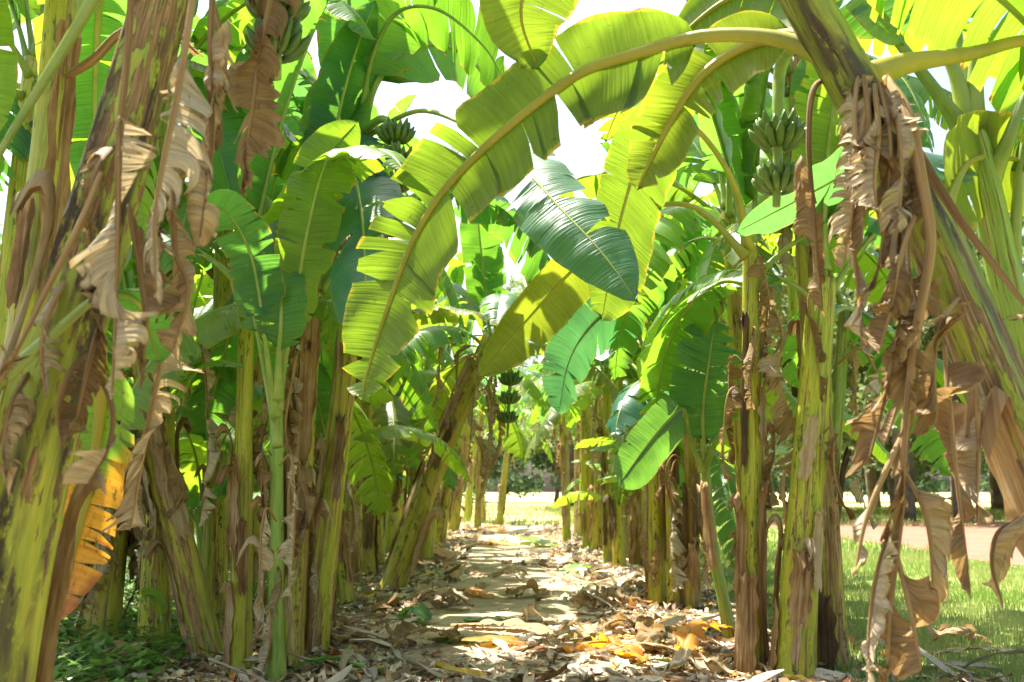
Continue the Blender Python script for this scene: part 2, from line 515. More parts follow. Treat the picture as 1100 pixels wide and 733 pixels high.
def leaf_parts(pts, W, up=(0, 0, 1), pet=.14, nseg=40, m=5, tears=7, fl=.2, fr=.2, dl=.5, dr=.5, sag=.10, wav=.012,
               gap=.12, strip=.16, dead=0, r0=.018, seed=0, tip=1.0, roll=0.0, short=.08):
    g = np.random.default_rng(seed + 11)
    C, L = spline(pts)
    T, N, S = frames(C, up)
    if roll:
        a = np.linspace(0, roll, len(C))[:, None]
        N, S = N * np.cos(a) + S * np.sin(a), S * np.cos(a) - N * np.sin(a)
    parts = []
    for side, f0, d0 in ((-1, fl, dl), (1, fr, dr)):
        nt = max(0, int(tears + g.integers(-2, 3)))
        cuts = np.sort(g.uniform(.05, .96, nt))
        b = [0.0]
        for c in cuts:
            if c - b[-1] > .018:
                b.append(float(c))
        b.append(1.0)
        for a0, a1 in zip(b[:-1], b[1:]):
            n = max(3, int((a1 - a0) * nseg) + 1)
            x = np.linspace(a0, a1, n)
            u = np.linspace(0, 1, m + 1)
            X, U = np.meshgrid(x, u, indexing='ij')
            xc = (a0 + a1) / 2 + g.normal(0, .006)
            u0 = g.uniform(0, .85) if not dead else g.uniform(0, .2)
            sh = (.12 + 1.3 * g.uniform(0, 1) ** 2.2) * gap / max(a1 - a0, .05) * .4
            sh = min(sh, .75)
            Uc = np.clip((U - u0) / (1 - u0), 0, 1)
            Xe = xc + (X - xc) * (1 - sh * Uc)
            ds = g.normal(0, strip)
            skew = .16 + g.normal(0, .10) * (1 if tears > 3 else 0)
            lf = 1 - g.uniform(0, short)
            te = pet + (1 - pet) * Xe
            w = W * prof(X, tip) * lf * (1 - (.30 if dead else .022) * g.uniform(0, 1, n)[:, None] * U)
            ang = f0 + ds * .5 - (d0 + ds * 1.2) * U
            if dead:
                ang = ang + dead * .7 * np.sin(U * g.uniform(2, 5) + g.uniform(0, 6.3)) * U
            du = 1.0 / m
            ca = np.concatenate([np.zeros((n, 1)), np.cumsum((np.cos(ang[:, 1:]) + np.cos(ang[:, :-1])) / 2 * du, 1)], 1)
            sa = np.concatenate([np.zeros((n, 1)), np.cumsum((np.sin(ang[:, 1:]) + np.sin(ang[:, :-1])) / 2 * du, 1)], 1)
            Cc, Tt, Nn, Ss = at(C, te), at(T, te), at(N, te), at(S, te)
            w3 = w[..., None]
            pos = Cc + side * Ss * w3 * ca[..., None] + Nn * w3 * sa[..., None] + Tt * w3 * (U * skew)[..., None]
            pos[..., 2] -= sag * w * U ** 2
            q = pos.reshape(-1, 3)
            amp = (wav * (U ** .8)).reshape(-1, 1)
            ripple = np.sin(te * L * g.uniform(26, 40) + g.uniform(0, 6)).reshape(-1, 1) * .35
            q = q + Nn.reshape(-1, 3) * amp * (snoise(q, seed + 3, 4.5)[:, None] + ripple)
            if dead:
                q = q + Nn.reshape(-1, 3) * amp * .30 * snoise(np.concatenate([(te * L).reshape(-1, 1), U.reshape(-1, 1) * .04, 0 * U.reshape(-1, 1)], 1), seed + 9, 14)[:, None]
                q = q + np.stack([snoise(q, seed + i, 3.2) for i in (5, 6, 7)], 1) * amp * 1.2
            uv = np.stack([(te * L).ravel(), (.5 + .5 * side * U).ravel()], 1)
            F = grid_faces(n, m + 1)
            if side < 0:
                F = F[:, ::-1]
            parts.append((q, F, uv))
    V, F, uv = join(parts)
    t = np.linspace(0, .985, 44)
    rad = r0 * (1 - t) ** .75 + .0016
    rad = rad * (1 + (.9 if not dead else -.45) * np.exp(-t * L / .10))
    Cm = at(C, t) - at(N, t) * (rad * .45)[:, None]
    mv, mf, mr = tube(Cm, rad, 8, up=N[0], flat=.85)
    return (V, F, uv), (mv, mf, mr)


LIB = {}


def lib_leaf(kind, i):
    key = (kind, i)
    if key in LIB:
        return LIB[key]
    g = random.Random(hash(kind) % 1000 if False else sum(map(ord, kind)) * 31 + i * 17)
    if kind == 'scrap':
        L, W = g.uniform(.28, .6), g.uniform(.05, .11)
        out = g.uniform(.05, .13)
        pts = [(0, 0, 0), (out * .6, 0, .05), (out, g.uniform(-.03, .03), -.03), (out * g.uniform(.5, 1.3), g.uniform(-.06, .06), -L * .5), (out * g.uniform(.3, 1.2), g.uniform(-.08, .08), -L)]
        lam, rib = leaf_parts(pts, W, (-.2, 0, 1), .18, 26, 4, 5, -.4, -.4, g.uniform(.6, 2), g.uniform(.6, 2), .5, .04, .45, .6, 1.2, .009, i * 5 + 1, short=.7)
        mats = (DEAD, RIB_DRY)
    elif kind == 'dead':
        L, W = g.uniform(1.0, 1.7), g.uniform(.09, .17)
        out = g.uniform(.10, .28)
        pts = [(0, 0, 0), (out * .6, 0, .10), (out, g.uniform(-.05, .05), -.10), (out * .9, g.uniform(-.1, .1), -L * .35),
               (out * .7 + g.uniform(-.1, .1), g.uniform(-.12, .12), -L * .7), (out * .7 + g.uniform(-.12, .15), g.uniform(-.15, .15), -L)]
        lam, rib = leaf_parts(pts, W, (-.2, 0, 1), .25, 44, 5, 13, -.5, -.5, g.uniform(.6, 1.6), g.uniform(.6, 1.6), .55, .045,
                              .45, .5, 1, .012, i * 7 + 3, short=.55)
        mats = (DEAD, RIB_DRY)
    else:
        L, W = g.uniform(1.55, 2.15), g.uniform(.20, .28)
        e0, bend, pw = {'erect': (R(g.uniform(76, 84)), R(g.uniform(15, 45)), 1.6),
                        'arch': (R(g.uniform(58, 72)), R(g.uniform(75, 110)), 1.5),
                        'droop': (R(g.uniform(38, 55)), R(g.uniform(100, 128)), 1.15),
                        'hang': (R(g.uniform(15, 35)), R(g.uniform(95, 112)), .75)}[kind]
        n = 9
        pts, p, yaw = [], np.zeros(3), 0.0
        ky = g.uniform(-.5, .5)
        for k in range(n + 1):
            pts.append(p.copy())
            tt = k / n
            e = e0 - bend * tt ** pw
            yaw = ky * tt
            p = p + np.array((math.cos(e) * math.cos(yaw), math.cos(e) * math.sin(yaw), math.sin(e))) * L / n
        f = {'erect': .75, 'arch': .3, 'droop': .1, 'hang': -.05}[kind]
        f += g.uniform(-.12, .12)
        lam, rib = leaf_parts(pts, W, (-math.sin(e0), 0, math.cos(e0)), .15, 38, 5,
                              {'erect': 3, 'arch': 11, 'droop': 16, 'hang': 22}[kind], f, f + g.uniform(-.2, .2),
                              g.uniform(.3, .8), g.uniform(.3, .8), {'erect': 0, 'arch': .15, 'droop': .3, 'hang': .35}[kind], .016,
                              .13, .30, 0, .018, i * 13 + len(kind), roll=g.uniform(-.4, .4))
        mats = (GREEN, RIB)
    a = mesh('banana_leaf', lam[0], lam[1], mats[0], uv=lam[2])
    b = mesh('banana_midrib', rib[0], rib[1], mats[1], rest=rib[2])
    LIB[key] = (a, b)
    return LIB[key]


def put_leaf(root, kind, i, loc, az, tilt=0.0, s=1.0, roll=0.0, mat=None):
    a, b = lib_leaf(kind, i)
    nm = {'dead': 'dead_leaf', 'scrap': 'dry_stub'}.get(kind, 'leaf')
    o = obj(nm, a, root, loc)
    o.rotation_euler = (roll, tilt, az)
    o.scale = (s, s, s)
    if mat is not None:
        o.material_slots[0].link = 'OBJECT'
        o.material_slots[0].material = mat
    obj('midrib', b, o)
    return o


def hero_leaf(root, pix, W, up, mat=GREEN, rib=RIB, name='leaf', label=None, **kw):
    base = np.array(root.location)
    pts = [P(*q) - base for q in pix]
    lam, rb = leaf_parts(pts, W, up, **kw)
    o = obj(name, mesh('banana_leaf', lam[0], lam[1], mat, uv=lam[2]), root)
    obj('midrib', mesh('banana_midrib', rb[0], rb[1], rib, rest=rb[2]), o)
    if label:
        o['label'] = label
    return o


def dead_hero(root, pix, W, up=(0, -1, .3), **kw):
    W *= .72
    d = dict(pet=.2, nseg=70, m=7, tears=18, fl=-.5, fr=-.5, dl=1.6, dr=1.6, sag=.5, wav=.05, gap=.4, strip=.5, dead=1.0, r0=.0085, short=.5)
    d.update(kw)
    return hero_leaf(root, pix, W, up, DEAD, RIB_DRY, 'dead_leaf', **d)


# ------------------------------------------------------------------ stems
def stem(root, pts, rb, rt, mat, seed, dry=4, ring=44, scraps=True, flare=True, dark=0.2, hmax=1.0):
    """pts in the root's space, bottom to top; returns the top"""
    C, L = spline(pts, 46)
    t = np.linspace(0, 1, 46)
    rad = rb + (rt - rb) * t ** .9
    if flare:
        rad = rad * (1 + .22 * np.exp(-t * L / .12))
    V, F, rest = tube(C, rad, ring, up=(0, 1, 0), ripple=.035, seed=seed, saw=.11)
    so_ = obj('pseudostem', mesh('pseudostem', V, F, mat, rest=rest), root)
    T, N, S = frames(C, (0, 1, 0))
    g = np.random.default_rng(seed)
    for k in range(max(1, int(dry * .85)) if dry else 0):
        nh, nw = 22, 9
        h0 = g.uniform(0, .55) * L * hmax
        ln = g.uniform(.35, 1.1)
        h1 = min(h0 + ln, L * hmax * .98)
        if h1 - h0 < .2:
            continue
        th0 = g.uniform(0, 6.28) if k else g.uniform(3.6, 5.8)
        hw = g.uniform(.22, .62)
        v = np.linspace(0, 1, nh)
        w = np.linspace(-1, 1, nw)
        Vv, Ww = np.meshgrid(v, w, indexing='ij')
        hh = h0 + (h1 - h0) * (Vv + .07 * np.sin(Ww * 7 + k) * (Vv - .5))
        tt = np.clip(hh / L, 0, 1)
        wd = hw * (.35 + .65 * np.sin(np.clip(Vv * .9 + .1, 0, 1) * np.pi) ** .5) * (1 + .18 * np.sin(Vv * 23 + k * 2.0) * np.abs(Ww))
        th = th0 + Ww * wd + .3 * (Vv - .5) * g.uniform(-1, 1)
        r = np.interp(tt, t, rad)
        peel = g.uniform(.01, .12) * np.clip((Vv - .75) / .25, 0, 1) ** 2 + g.uniform(.004, .03) * np.abs(Ww) ** 3
        rr = r * 1.03 + .005 + .004 * k + peel + .004 * np.sin(Ww * 9 + Vv * 14 + k)
        pos = at(C, tt) + at(S, tt) * (rr * np.cos(th))[..., None] + at(N, tt) * (rr * np.sin(th))[..., None]
        pos[..., 2] -= np.clip((Vv - .8) / .2, 0, 1) ** 2 * peel * 1.5
        rest2 = np.stack([np.cos(th) * .1, np.sin(th) * .1, hh], -1).reshape(-1, 3)
        if scraps and g.random() < .8:
            tq = g.uniform(.25, .97) * hmax
            aq = g.uniform(0, 6.28)
            cq = at(C, np.array([tq]))[0]
            rq = float(np.interp(tq, t, rad)) * .9
            put_leaf(root, 'scrap', int(g.integers(0, 8)), (cq[0] + math.cos(aq) * rq, cq[1] + math.sin(aq) * rq, cq[2]), aq, 0, g.uniform(.7, 1.2) * min(1, .35 + rb * 8))
        obj('dry_sheath', mesh('dry_sheath', pos.reshape(-1, 3), grid_faces(nh, nw), SHEATH_DARK if g.random() < dark else SHEATH, rest=rest2), so_)
    return C[-1], T[-1], so_


KINDS_BY_AGE = ['erect', 'erect', 'arch', 'arch', 'arch', 'droop', 'droop', 'droop', 'hang', 'hang', 'hang']


def crown(root, top, n, seed, s=1.0, rt=.06, dead=3, skip=(), az0=None, drop=.28, youngest=0, mats=None):
    g = random.Random(seed)
    a0 = g.uniform(0, 6.28) if az0 is None else az0
    for k in range(n):
        age = (k + youngest) / max(n - 1 + youngest, 1)
        kind = KINDS_BY_AGE[min(int(age * 10.99), 10)]
        az = a0 + k * 2.3998 + g.uniform(-.25, .25)
        if any(abs((az - c + math.pi) % 6.2832 - math.pi) < w for c, w in skip) and kind != 'erect':
            continue
        z = -age * drop + .05
        rr = rt * (.25 + .55 * age)
        m = None
        q = g.random()
        if kind in ('hang', 'droop') and q < .22:
            m = OLIVE
        elif kind in ('arch', 'droop') and q > .80:
            m = TEAL
        put_leaf(root, kind, g.randrange(6 if kind != 'erect' else 4), (top[0] + math.cos(az) * rr, top[1] + math.sin(az) * rr, top[2] + z),
                 az, g.uniform(-.12, .12), s * g.uniform(.85, 1.1), g.uniform(-.12, .12), m)
    for k in range(dead):
        az = g.uniform(0, 6.28)
        put_leaf(root, 'dead', g.randrange(8), (top[0] + math.cos(az) * rt * .8, top[1] + math.sin(az) * rt * .8, top[2] - drop - g.uniform(0, .3)),
                 az, 0, s * g.uniform(.7, 1.15))


# ------------------------------------------------------------------ fruit
def finger(base, dirv, up, ln, r, seed):
    d = np.asarray(dirv, float)
    d /= np.linalg.norm(d)
    u = np.asarray(up, float)
    t = np.linspace(0, 1, 9)[:, None]
    C = base + d * ln * t + (u - d * (u @ d)) * ln * .34 * t ** 2 + d * 0
    rad = r * np.array([.35, .62, .9, 1.0, 1.02, 1.0, .88, .55, .22])
    V, F, rest = tube(C, rad, 6, up=u, caps=True)
    return V, F


def bunch(root, stalk, hands, fl=.13, fr=.018, seed=0, sr=.028):
    """stalk: points from the crown down, root space; a part with each hand as a sub-part"""
    C, L = spline(stalk, 30)
    t = np.linspace(0, 1, 30)
    V, F, rest = tube(C, sr * (1 - .55 * t), 12, up=(0, 1, 0))
    b = obj('fruit_bunch', mesh('bunch_stalk', V, F, STALK, rest=rest), root)
    g = random.Random(seed)
    for h, sc in hands:
        c = at(C, np.array([h]))[0]
        r = sr * (1 - .55 * h)
        n = 12
        a0 = g.uniform(0, 6.28)
        parts = []
        for row in (0, 1):
            for k in range(n):
                a = a0 + (k + .5 * row) / n * 5.6
                rad = np.array((math.cos(a), math.sin(a), 0))
                parts.append(finger(c + rad * r * .9 + np.array((0, 0, -.02 - .022 * row))+rad * .012, rad * (.62 if row else .50) + np.array((0, 0, .30 if row else .62)),
                                    np.array((0, 0, 1.0)), fl * sc * g.uniform(.85, 1.1), fr * sc, k))
        V, F = join(parts)
        obj('banana_hand', mesh('banana_hand', V, F, FRUIT), b)
    return b
#PART2
# ------------------------------------------------------------------ turning leaf: green above, orange below
def turning_material():
    k = NT('banana_leaf_turning')
    uv = k.n('UVMap').outputs[0]
    s = k.n('SeparateXYZ', {0: uv})
    x, y = s.outputs[0], s.outputs[1]
    v = k.noise(k.scaled(uv, (150, 2, 1)), 1.0, 3)
    nn = k.noise(k.scaled(uv, (16, 3, 1)), 1.0, 4)
    e = k.math('ABSOLUTE', k.math('SUBTRACT', y, .5))
    f = k.step(k.math('ADD', k.math('ADD', x, k.math('MULTIPLY', e, .35)), k.math('MULTIPLY', k.math('SUBTRACT', nn, .5), .14)), .40, .52)
    b = k.step(k.math('ADD', k.math('ADD', x, k.math('MULTIPLY', e, .2)), k.math('MULTIPLY', nn, .3)), .80, .95)
    c = k.mix(f, (.07, .16, .03), (.50, .24, .025))
    t = k.mix(f, (.28, .50, .04), (.90, .45, .03))
    c = k.mix(b, c, (.30, .11, .03))
    t = k.mix(b, t, (.45, .15, .03))
    sp = k.step(k.noise(k.scaled(uv, (26, 12, 1)), 1.0, 5, .7), .54, .64)
    c, t = k.mix(sp, c, (.16, .09, .025)), k.mix(sp, t, (.30, .16, .03))
    vd = k.math('ADD', .55, k.math('MULTIPLY', v, .9))
    vc = k.n('CombineXYZ', {0: vd, 1: vd, 2: vd}).outputs[0]
    c, t = k.mix(1.0, c, vc, 'MULTIPLY'), k.mix(1.0, t, vc, 'MULTIPLY')
    p = k.n('BsdfPrincipled', {'Base Color': c, 'Roughness': .45}).outputs[0]
    tb = k.n('BsdfTranslucent', {'Color': t}).outputs[0]
    return k.done(k.n('MixShader', {0: .48, 1: p, 2: tb}).outputs[0])


TURNING = turning_material()


def G(px, py):
    a, b = (px - 550) / FPX, (366.5 - py) / FPX
    d = np.array((a, math.cos(PITCH) - b * math.sin(PITCH), math.sin(PITCH) + b * math.cos(PITCH)))
    s = -CAM_H / d[2]
    return np.array((d[0] * s, d[1] * s, 0.0))


# ------------------------------------------------------------------ ground, path, road
def sheet(name, xs, ys, mat, z=0.0, bump=0.0, edge=0.0, seed=1, margin=0.0):
    X, Y = np.meshgrid(xs, ys, indexing='ij')
    if edge:
        mid = (xs[0] + xs[-1]) / 2
        q = np.stack([X, Y, 0 * X], -1).reshape(-1, 3)
        e = snoise(q * np.array((0, 1, 0)) + np.where(q[:, :1] > mid, 7.0, 0.0), seed, .16).reshape(X.shape)
        X = mid + (X - mid) * (1 + edge * e)
    q = np.stack([X, Y, 0 * X], -1).reshape(-1, 3)
    Z = np.full(len(q), z)
    if bump:
        Z = Z + bump * (.5 + .5 * np.clip(snoise(q, seed, .8), -1, 1))
    q[:, 2] = Z
    F = grid_faces(len(xs), len(ys))[:, ::-1]
    o = obj(name, mesh(name, q, F, mat))
    return tag(o, kind='structure')


GROUND = ground_material()
sheet('ground', np.array([-700, -60, -12, 0, 12, 60, 700.0]), np.array([-40, 0, 10, 30, 60, 200, 1200.0]), GROUND)
PATH = soil_material('bare_path', [(.32, (.19, .14, .085)), (.47, (.30, .235, .15)), (.60, (.40, .325, .22))], .55)
sheet('path', np.linspace(-.95, 1.0, 30), np.linspace(1.5, 29.5, 320), PATH, .004, .022, .14, 3)
ROAD = soil_material('dirt_road', [(.3, (.17, .085, .052)), (.5, (.22, .115, .075)), (.7, (.26, .15, .10))])
sheet('dirt_road', np.linspace(7.0, 15.5, 24), np.linspace(9, 33, 60), ROAD, .004, .01, .06, 5)


# ------------------------------------------------------------------ grass, weeds, litter
def blades(n, pos, hmin, hmax, w, seed, lean=.5):
    g = np.random.default_rng(seed)
    h = g.uniform(hmin, hmax, n)
    a = g.uniform(0, 6.283, n)
    ln = g.uniform(.1, lean, n) * h
    la = g.uniform(0, 6.283, n)
    sx, sy = np.cos(a) * w, np.sin(a) * w
    lx, ly = np.cos(la) * ln, np.sin(la) * ln
    z = np.zeros(n)
    b0 = pos + np.stack([-sx, -sy, z], 1)
    b1 = pos + np.stack([sx, sy, z], 1)
    m0 = pos + np.stack([-sx * .8 + lx * .35, -sy * .8 + ly * .35, h * .6], 1)
    m1 = pos + np.stack([sx * .8 + lx * .35, sy * .8 + ly * .35, h * .6], 1)
    t0 = pos + np.stack([-sx * .12 + lx, -sy * .12 + ly, h], 1)
    t1 = pos + np.stack([sx * .12 + lx, sy * .12 + ly, h], 1)
    V = np.stack([b0, b1, m1, m0, t1, t0], 1).reshape(-1, 3)
    i = np.arange(n)[:, None] * 6
    F = np.concatenate([i + np.array([[0, 1, 2, 3]]), i + np.array([[3, 2, 4, 5]])])
    return V, F


g0 = np.random.default_rng(5)


def scatter(n, x0, x1, y0, y1, yp=1.0, keep=None):
    u = g0.uniform(0, 1, n) ** yp
    p = np.stack([g0.uniform(x0, x1, n), y0 + (y1 - y0) * u, np.zeros(n)], 1)
    if keep is not None:
        p = p[keep(p)]
    return p


def patchy(p, f, lo):
    return snoise(p, 21, f) > lo


p = scatter(120000, 1.75, 9.5, 4.2, 17, 1.5, lambda p: (p[:, 0] > 1.75 + .35 * snoise(p, 4, .35)) & patchy(p, .45, -.75) & ((p[:, 0] < 6.6) | (p[:, 1] < 9)))
V, F = blades(len(p), p, .03, .10, .003, 1)
tag(obj('grass', mesh('grass', V, F, GRASSM, smooth=False)), 'short bright green lawn grass right of the plantation rows', 'grass', kind='stuff')
p = scatter(70000, 1.9, 30, 15, 60, 1.3, lambda p: (((p[:, 0] < 6.6) | (p[:, 1] > 33.5)) & patchy(p, .2, -.35)))
V, F = blades(len(p), p, .06, .24, .012, 2)
tag(obj('meadow_grass', mesh('meadow_grass', V, F, GRASSM, smooth=False)), 'taller pale green meadow grass before the grove and beside the road', 'grass', kind='stuff')
p = scatter(26000, -14, 14, 29, 75, 1.4, lambda p: patchy(p, .15, -.2))
V, F = blades(len(p), p, .05, .2, .014, 3)
tag(obj('field_grass', mesh('field_grass', V, F, STRAW, smooth=False)), 'sunlit straw coloured grass in the open field past the path', 'grass', kind='stuff')
# weeds left of the path
p = scatter(11000, -7.5, -1.7, 4.6, 16, 1.3, lambda p: patchy(p, .5, -.5) & (p[:, 0] < -1.8 - .03 * p[:, 1] + .25 * snoise(p, 8, .4)))
n = len(p)
parts = []
for k in range(3):
    h = g0.uniform(.02, .17, n)
    a, e, sz = g0.uniform(0, 6.283, n), g0.uniform(-.2, .6, n), g0.uniform(.02, .055, n)
    c = p + np.stack([g0.normal(0, .04, n), g0.normal(0, .04, n), h], 1)
    d = np.stack([np.cos(a) * np.cos(e), np.sin(a) * np.cos(e), np.sin(e)], 1) * sz[:, None]
    s = np.stack([-np.sin(a), np.cos(a), 0 * a], 1) * sz[:, None] * .55
    V = np.stack([c - d, c + s, c + d * 1.2, c - s], 1).reshape(-1, 3)
    parts.append((V, np.arange(4 * n).reshape(-1, 4)))
V, F = join(parts)
tag(obj('weeds', mesh('weeds', V, F, WEED, smooth=False)), 'low leafy green weeds under the plants left of the path', 'weeds', kind='stuff')

PAL = np.array([(.52, .43, .30), (.43, .32, .19), (.32, .20, .10), (.20, .115, .05), (.36, .31, .235), (.25, .225, .18), (.50, .22, .045), (.56, .38, .06), (.24, .32, .08), (.56, .47, .34)])
PW = np.array([.27, .20, .12, .06, .11, .04, .030, .028, .026, .11])


def litter_parts(pos, ln, wd, seed, lift=.02, flat=1.0):
    g = np.random.default_rng(seed)
    n = len(pos)
    a = g.uniform(0, 6.283, n)
    A, B = 6, 4
    t = np.linspace(-.5, .5, A)[None, :, None]
    w = np.linspace(-.5, .5, B)[None, None, :]
    L, W = ln[:, None, None], wd[:, None, None]
    taper = 1 - .75 * (2 * np.abs(t)) ** g.uniform(1.5, 4, n)[:, None, None]
    bend = g.normal(0, .5, n)[:, None, None]
    lx = t * L + 0 * w
    ly = w * W * taper + bend * (t ** 2) * L * .5
    curl = g.uniform(-.4, 1.1, n)[:, None, None] * flat
    lz = curl * (2 * w) ** 2 * W * .45 + g.normal(0, .25, n)[:, None, None] * (t ** 2) * L + g.normal(0, .17, (n, A, B)) * W
    pit, rol = g.normal(0, .16, n)[:, None, None], g.normal(0, .35, n)[:, None, None]
    lz = lz + lx * np.sin(pit) + ly * np.sin(rol)
    lz = lz - lz.min((1, 2), keepdims=True) + g.uniform(.004, lift, n)[:, None, None] - .006
    ca, sa = np.cos(a)[:, None, None], np.sin(a)[:, None, None]
    V = np.stack([pos[:, 0][:, None, None] + lx * ca - ly * sa, pos[:, 1][:, None, None] + lx * sa + ly * ca, pos[:, 2][:, None, None] + lz], -1)
    base = grid_faces(A, B)
    F = (np.arange(n)[:, None, None] * (A * B) + base[None]).reshape(-1, 4)
    c = PAL[g.choice(len(PAL), n, p=PW / PW.sum())] * g.uniform(.75, 1.35, (n, 1))
    Cc = np.concatenate([np.repeat(c, A * B, 0) * g.uniform(.88, 1.1, (n * A * B, 1)), np.ones((n * A * B, 1))], 1)
    return V.reshape(-1, 3), F, Cc


def lit_keep(p):
    ax = np.abs(p[:, 0])
    d = np.where(ax < .68, .03 + .38 * (p[:, 1] < 5.8), 1.0) * np.where(p[:, 0] > 1.9, np.where(p[:, 1] < 5.8, .5, .15), 1) * np.where(p[:, 0] < -2.1, .16, 1)
    d = d + .30 * (snoise(p, 31, .38) > .35) * (ax < 1.8)
    return g0.uniform(0, 1, len(p)) < d


pp = []
p = scatter(7000, -3.6, 2.6, 3.9, 9, 1.0, lit_keep)
pp.append(litter_parts(p, g0.uniform(.05, .18, len(p)), g0.uniform(.015, .055, len(p)), 1))
p = scatter(1500, -3.2, 2.6, 3.9, 14, 1.1, lit_keep)
pp.append(litter_parts(p, g0.uniform(.14, .42, len(p)) * (.6 + .07 * np.minimum(p[:, 1], 9)), g0.uniform(.025, .06, len(p)), 2, .03, .6))
p = scatter(7000, -3.4, 2.0, 8.5, 29, 1.35, lit_keep)
pp.append(litter_parts(p, g0.uniform(.07, .24, len(p)), g0.uniform(.03, .09, len(p)), 3, .03))
p = scatter(14000, -2.5, 2.1, 3.9, 8, 1.0)
pp.append(litter_parts(p, g0.uniform(.02, .07, len(p)), g0.uniform(.008, .022, len(p)), 4, .01))
V, F, Cc = join(pp)
tag(obj('leaf_litter', mesh('leaf_litter', V, F, LITTER, col=Cc)), 'carpet of curled dry leaf scraps along the path edges', 'leaf litter', kind='stuff')


# ------------------------------------------------------------------ single fallen leaves
def fallen(px0, py0, px1, py1, W, mat, label, seed,  z=.03, rib=RIB_DRY, dead=0, wav=.02, tears=6):
    a, b = G(px0, py0), G(px1, py1)
    c = (a + b) / 2
    t = thing('fallen_leaf', (c[0], c[1], 0), label, 'fallen leaf', 'fallen leaves on the path' if seed < 40 else 'plain brown fallen leaves in the litter')
    g = random.Random(seed)
    side = np.array((-(b - a)[1], (b - a)[0], 0)) * g.uniform(-.12, .12)
    zz = np.array((0, 0, z))
    pts = [a - c + zz * .6, a * .6 + b * .4 - c + side + zz * 1.4, a * .3 + b * .7 - c + side * .8 + zz * 1.2, b - c + zz * .5]
    lam, rb = leaf_parts(pts, W, (0, 0, 1), .06, 30, 5, tears, .2, .1, .5, .4, .0, wav, .2, .12, dead, .010, seed, short=.2)
    V = lam[0]
    V[:, 2] = np.maximum(V[:, 2], .012 + .010 * (snoise(V, seed, 2) + 1))
    rb[0][:, 2] = np.maximum(rb[0][:, 2], .006)
    obj('blade', mesh('fallen_blade', V, lam[1], mat, uv=lam[2]), t)
    obj('midrib', mesh('banana_midrib', rb[0], rb[1], rib, rest=rb[2]), t)
    return t


fallen(462, 690, 590, 700, .13, TURNING, 'green and orange half-turned leaf lying flat in the near path', 1, .05)
fallen(485, 676, 610, 690, .12, DEAD, 'pale tan dry leaf lying behind the half-turned orange one', 2, .05)
fallen(392, 722, 300, 728, .07, GREEN, 'fresh green leaf piece lying at the foot of the left stems', 3, .06, RIB)
fallen(430, 672, 462, 674, .14, GREEN, 'small green torn leaf scrap propped on the left litter', 4, .10, RIB, tears=1)
fallen(495, 672, 545, 669, .10, TEAL, 'bluish pale leaf scrap in the middle of the near path', 5, .03, RIB)
fallen(600, 705, 700, 720, .10, YELLOW, 'bright orange crumpled leaf in front of the long pale stalk', 6, .08, RIB_DRY, .6, .04)
fallen(640, 700, 780, 716, .05, DEAD, 'long pale leaf stalk lying across the near path at right', 7, .06)
fallen(560, 708, 640, 688, .09, DEAD, 'grey-brown curled dry leaf behind the bright orange one', 8, .08, dead=.8, wav=.04)
fallen(590, 692, 640, 690, .07, GREEN, 'tiny fresh green leaf tip in the near path litter', 9, .06, RIB, tears=1)
fallen(606, 622, 650, 618, .17, GREEN, 'dark green fallen leaf lying in the right litter further along', 10, .10, RIB, tears=2)
fallen(486, 638, 530, 645, .11, YELLOW, 'yellow-orange leaf strip beside the leaning left stem', 11, .05)
fallen(455, 598, 485, 604, .16, YELLOW, 'broad yellow leaf fallen at the left edge further along the path', 12, .10)
fallen(510, 585, 560, 588, .16, YELLOW, 'faded yellow leaf lying across the middle of the distant path', 13, .06)
fallen(570, 582, 600, 590, .2, GREEN, 'green fallen leaf near the far right stems', 14, .1, RIB, tears=2)
fallen(500, 571, 540, 574, .2, YELLOW, 'orange leaf at the far end of the path', 15, .1)
fallen(700, 708, 690, 690, .1, DEAD, 'dark dry leaf curled beside the slim right stem', 16, .09, dead=1, wav=.05)
fallen(880, 692, 915, 700, .10, YELLOW, 'yellow fallen leaf behind the stout paired right stems', 17, .06)
fallen(990, 708, 1110, 706, .06, DEAD, 'pale straight leaf stalk lying on the grass at far right', 18, .05)
fallen(1000, 700, 1060, 694, .11, DEAD, 'crumpled brown leaf on the grass behind the pale stalk', 19, .09, dead=1, wav=.05)
fallen(420, 706, 500, 692, .10, DEAD, 'grey dry leaf curled over on the left litter', 20, .09, dead=.8, wav=.04)
fallen(505, 660, 440, 652, .10, DEAD, 'pinkish tan dry leaf standing up in the left litter', 21, .12, dead=.6, wav=.03)
fallen(620, 662, 700, 655, .12, DEAD, 'dark brown leaf heap at the right path edge', 22, .10, dead=1, wav=.06)
fallen(735, 720, 800, 690, .10, YELLOW, 'orange leaf pinned against the slim right stem', 23, .12, dead=.4, wav=.03)
for k, (x0, y0, x1, y1) in enumerate([(360, 700, 405, 690), (540, 645, 585, 640), (560, 668, 600, 676), (650, 678, 700, 684), (390, 662, 440, 655),
                                      (660, 640, 700, 634), (520, 622, 560, 626), (470, 655, 500, 650), (820, 712, 905, 718), (700, 728, 790, 724)]):
    fallen(x0, y0, x1, y1, .07 + .012 * (k % 5), DEAD, 'one of the plain brown dry leaves strewn about the litter', 40 + k, .07, dead=.9, wav=.05)

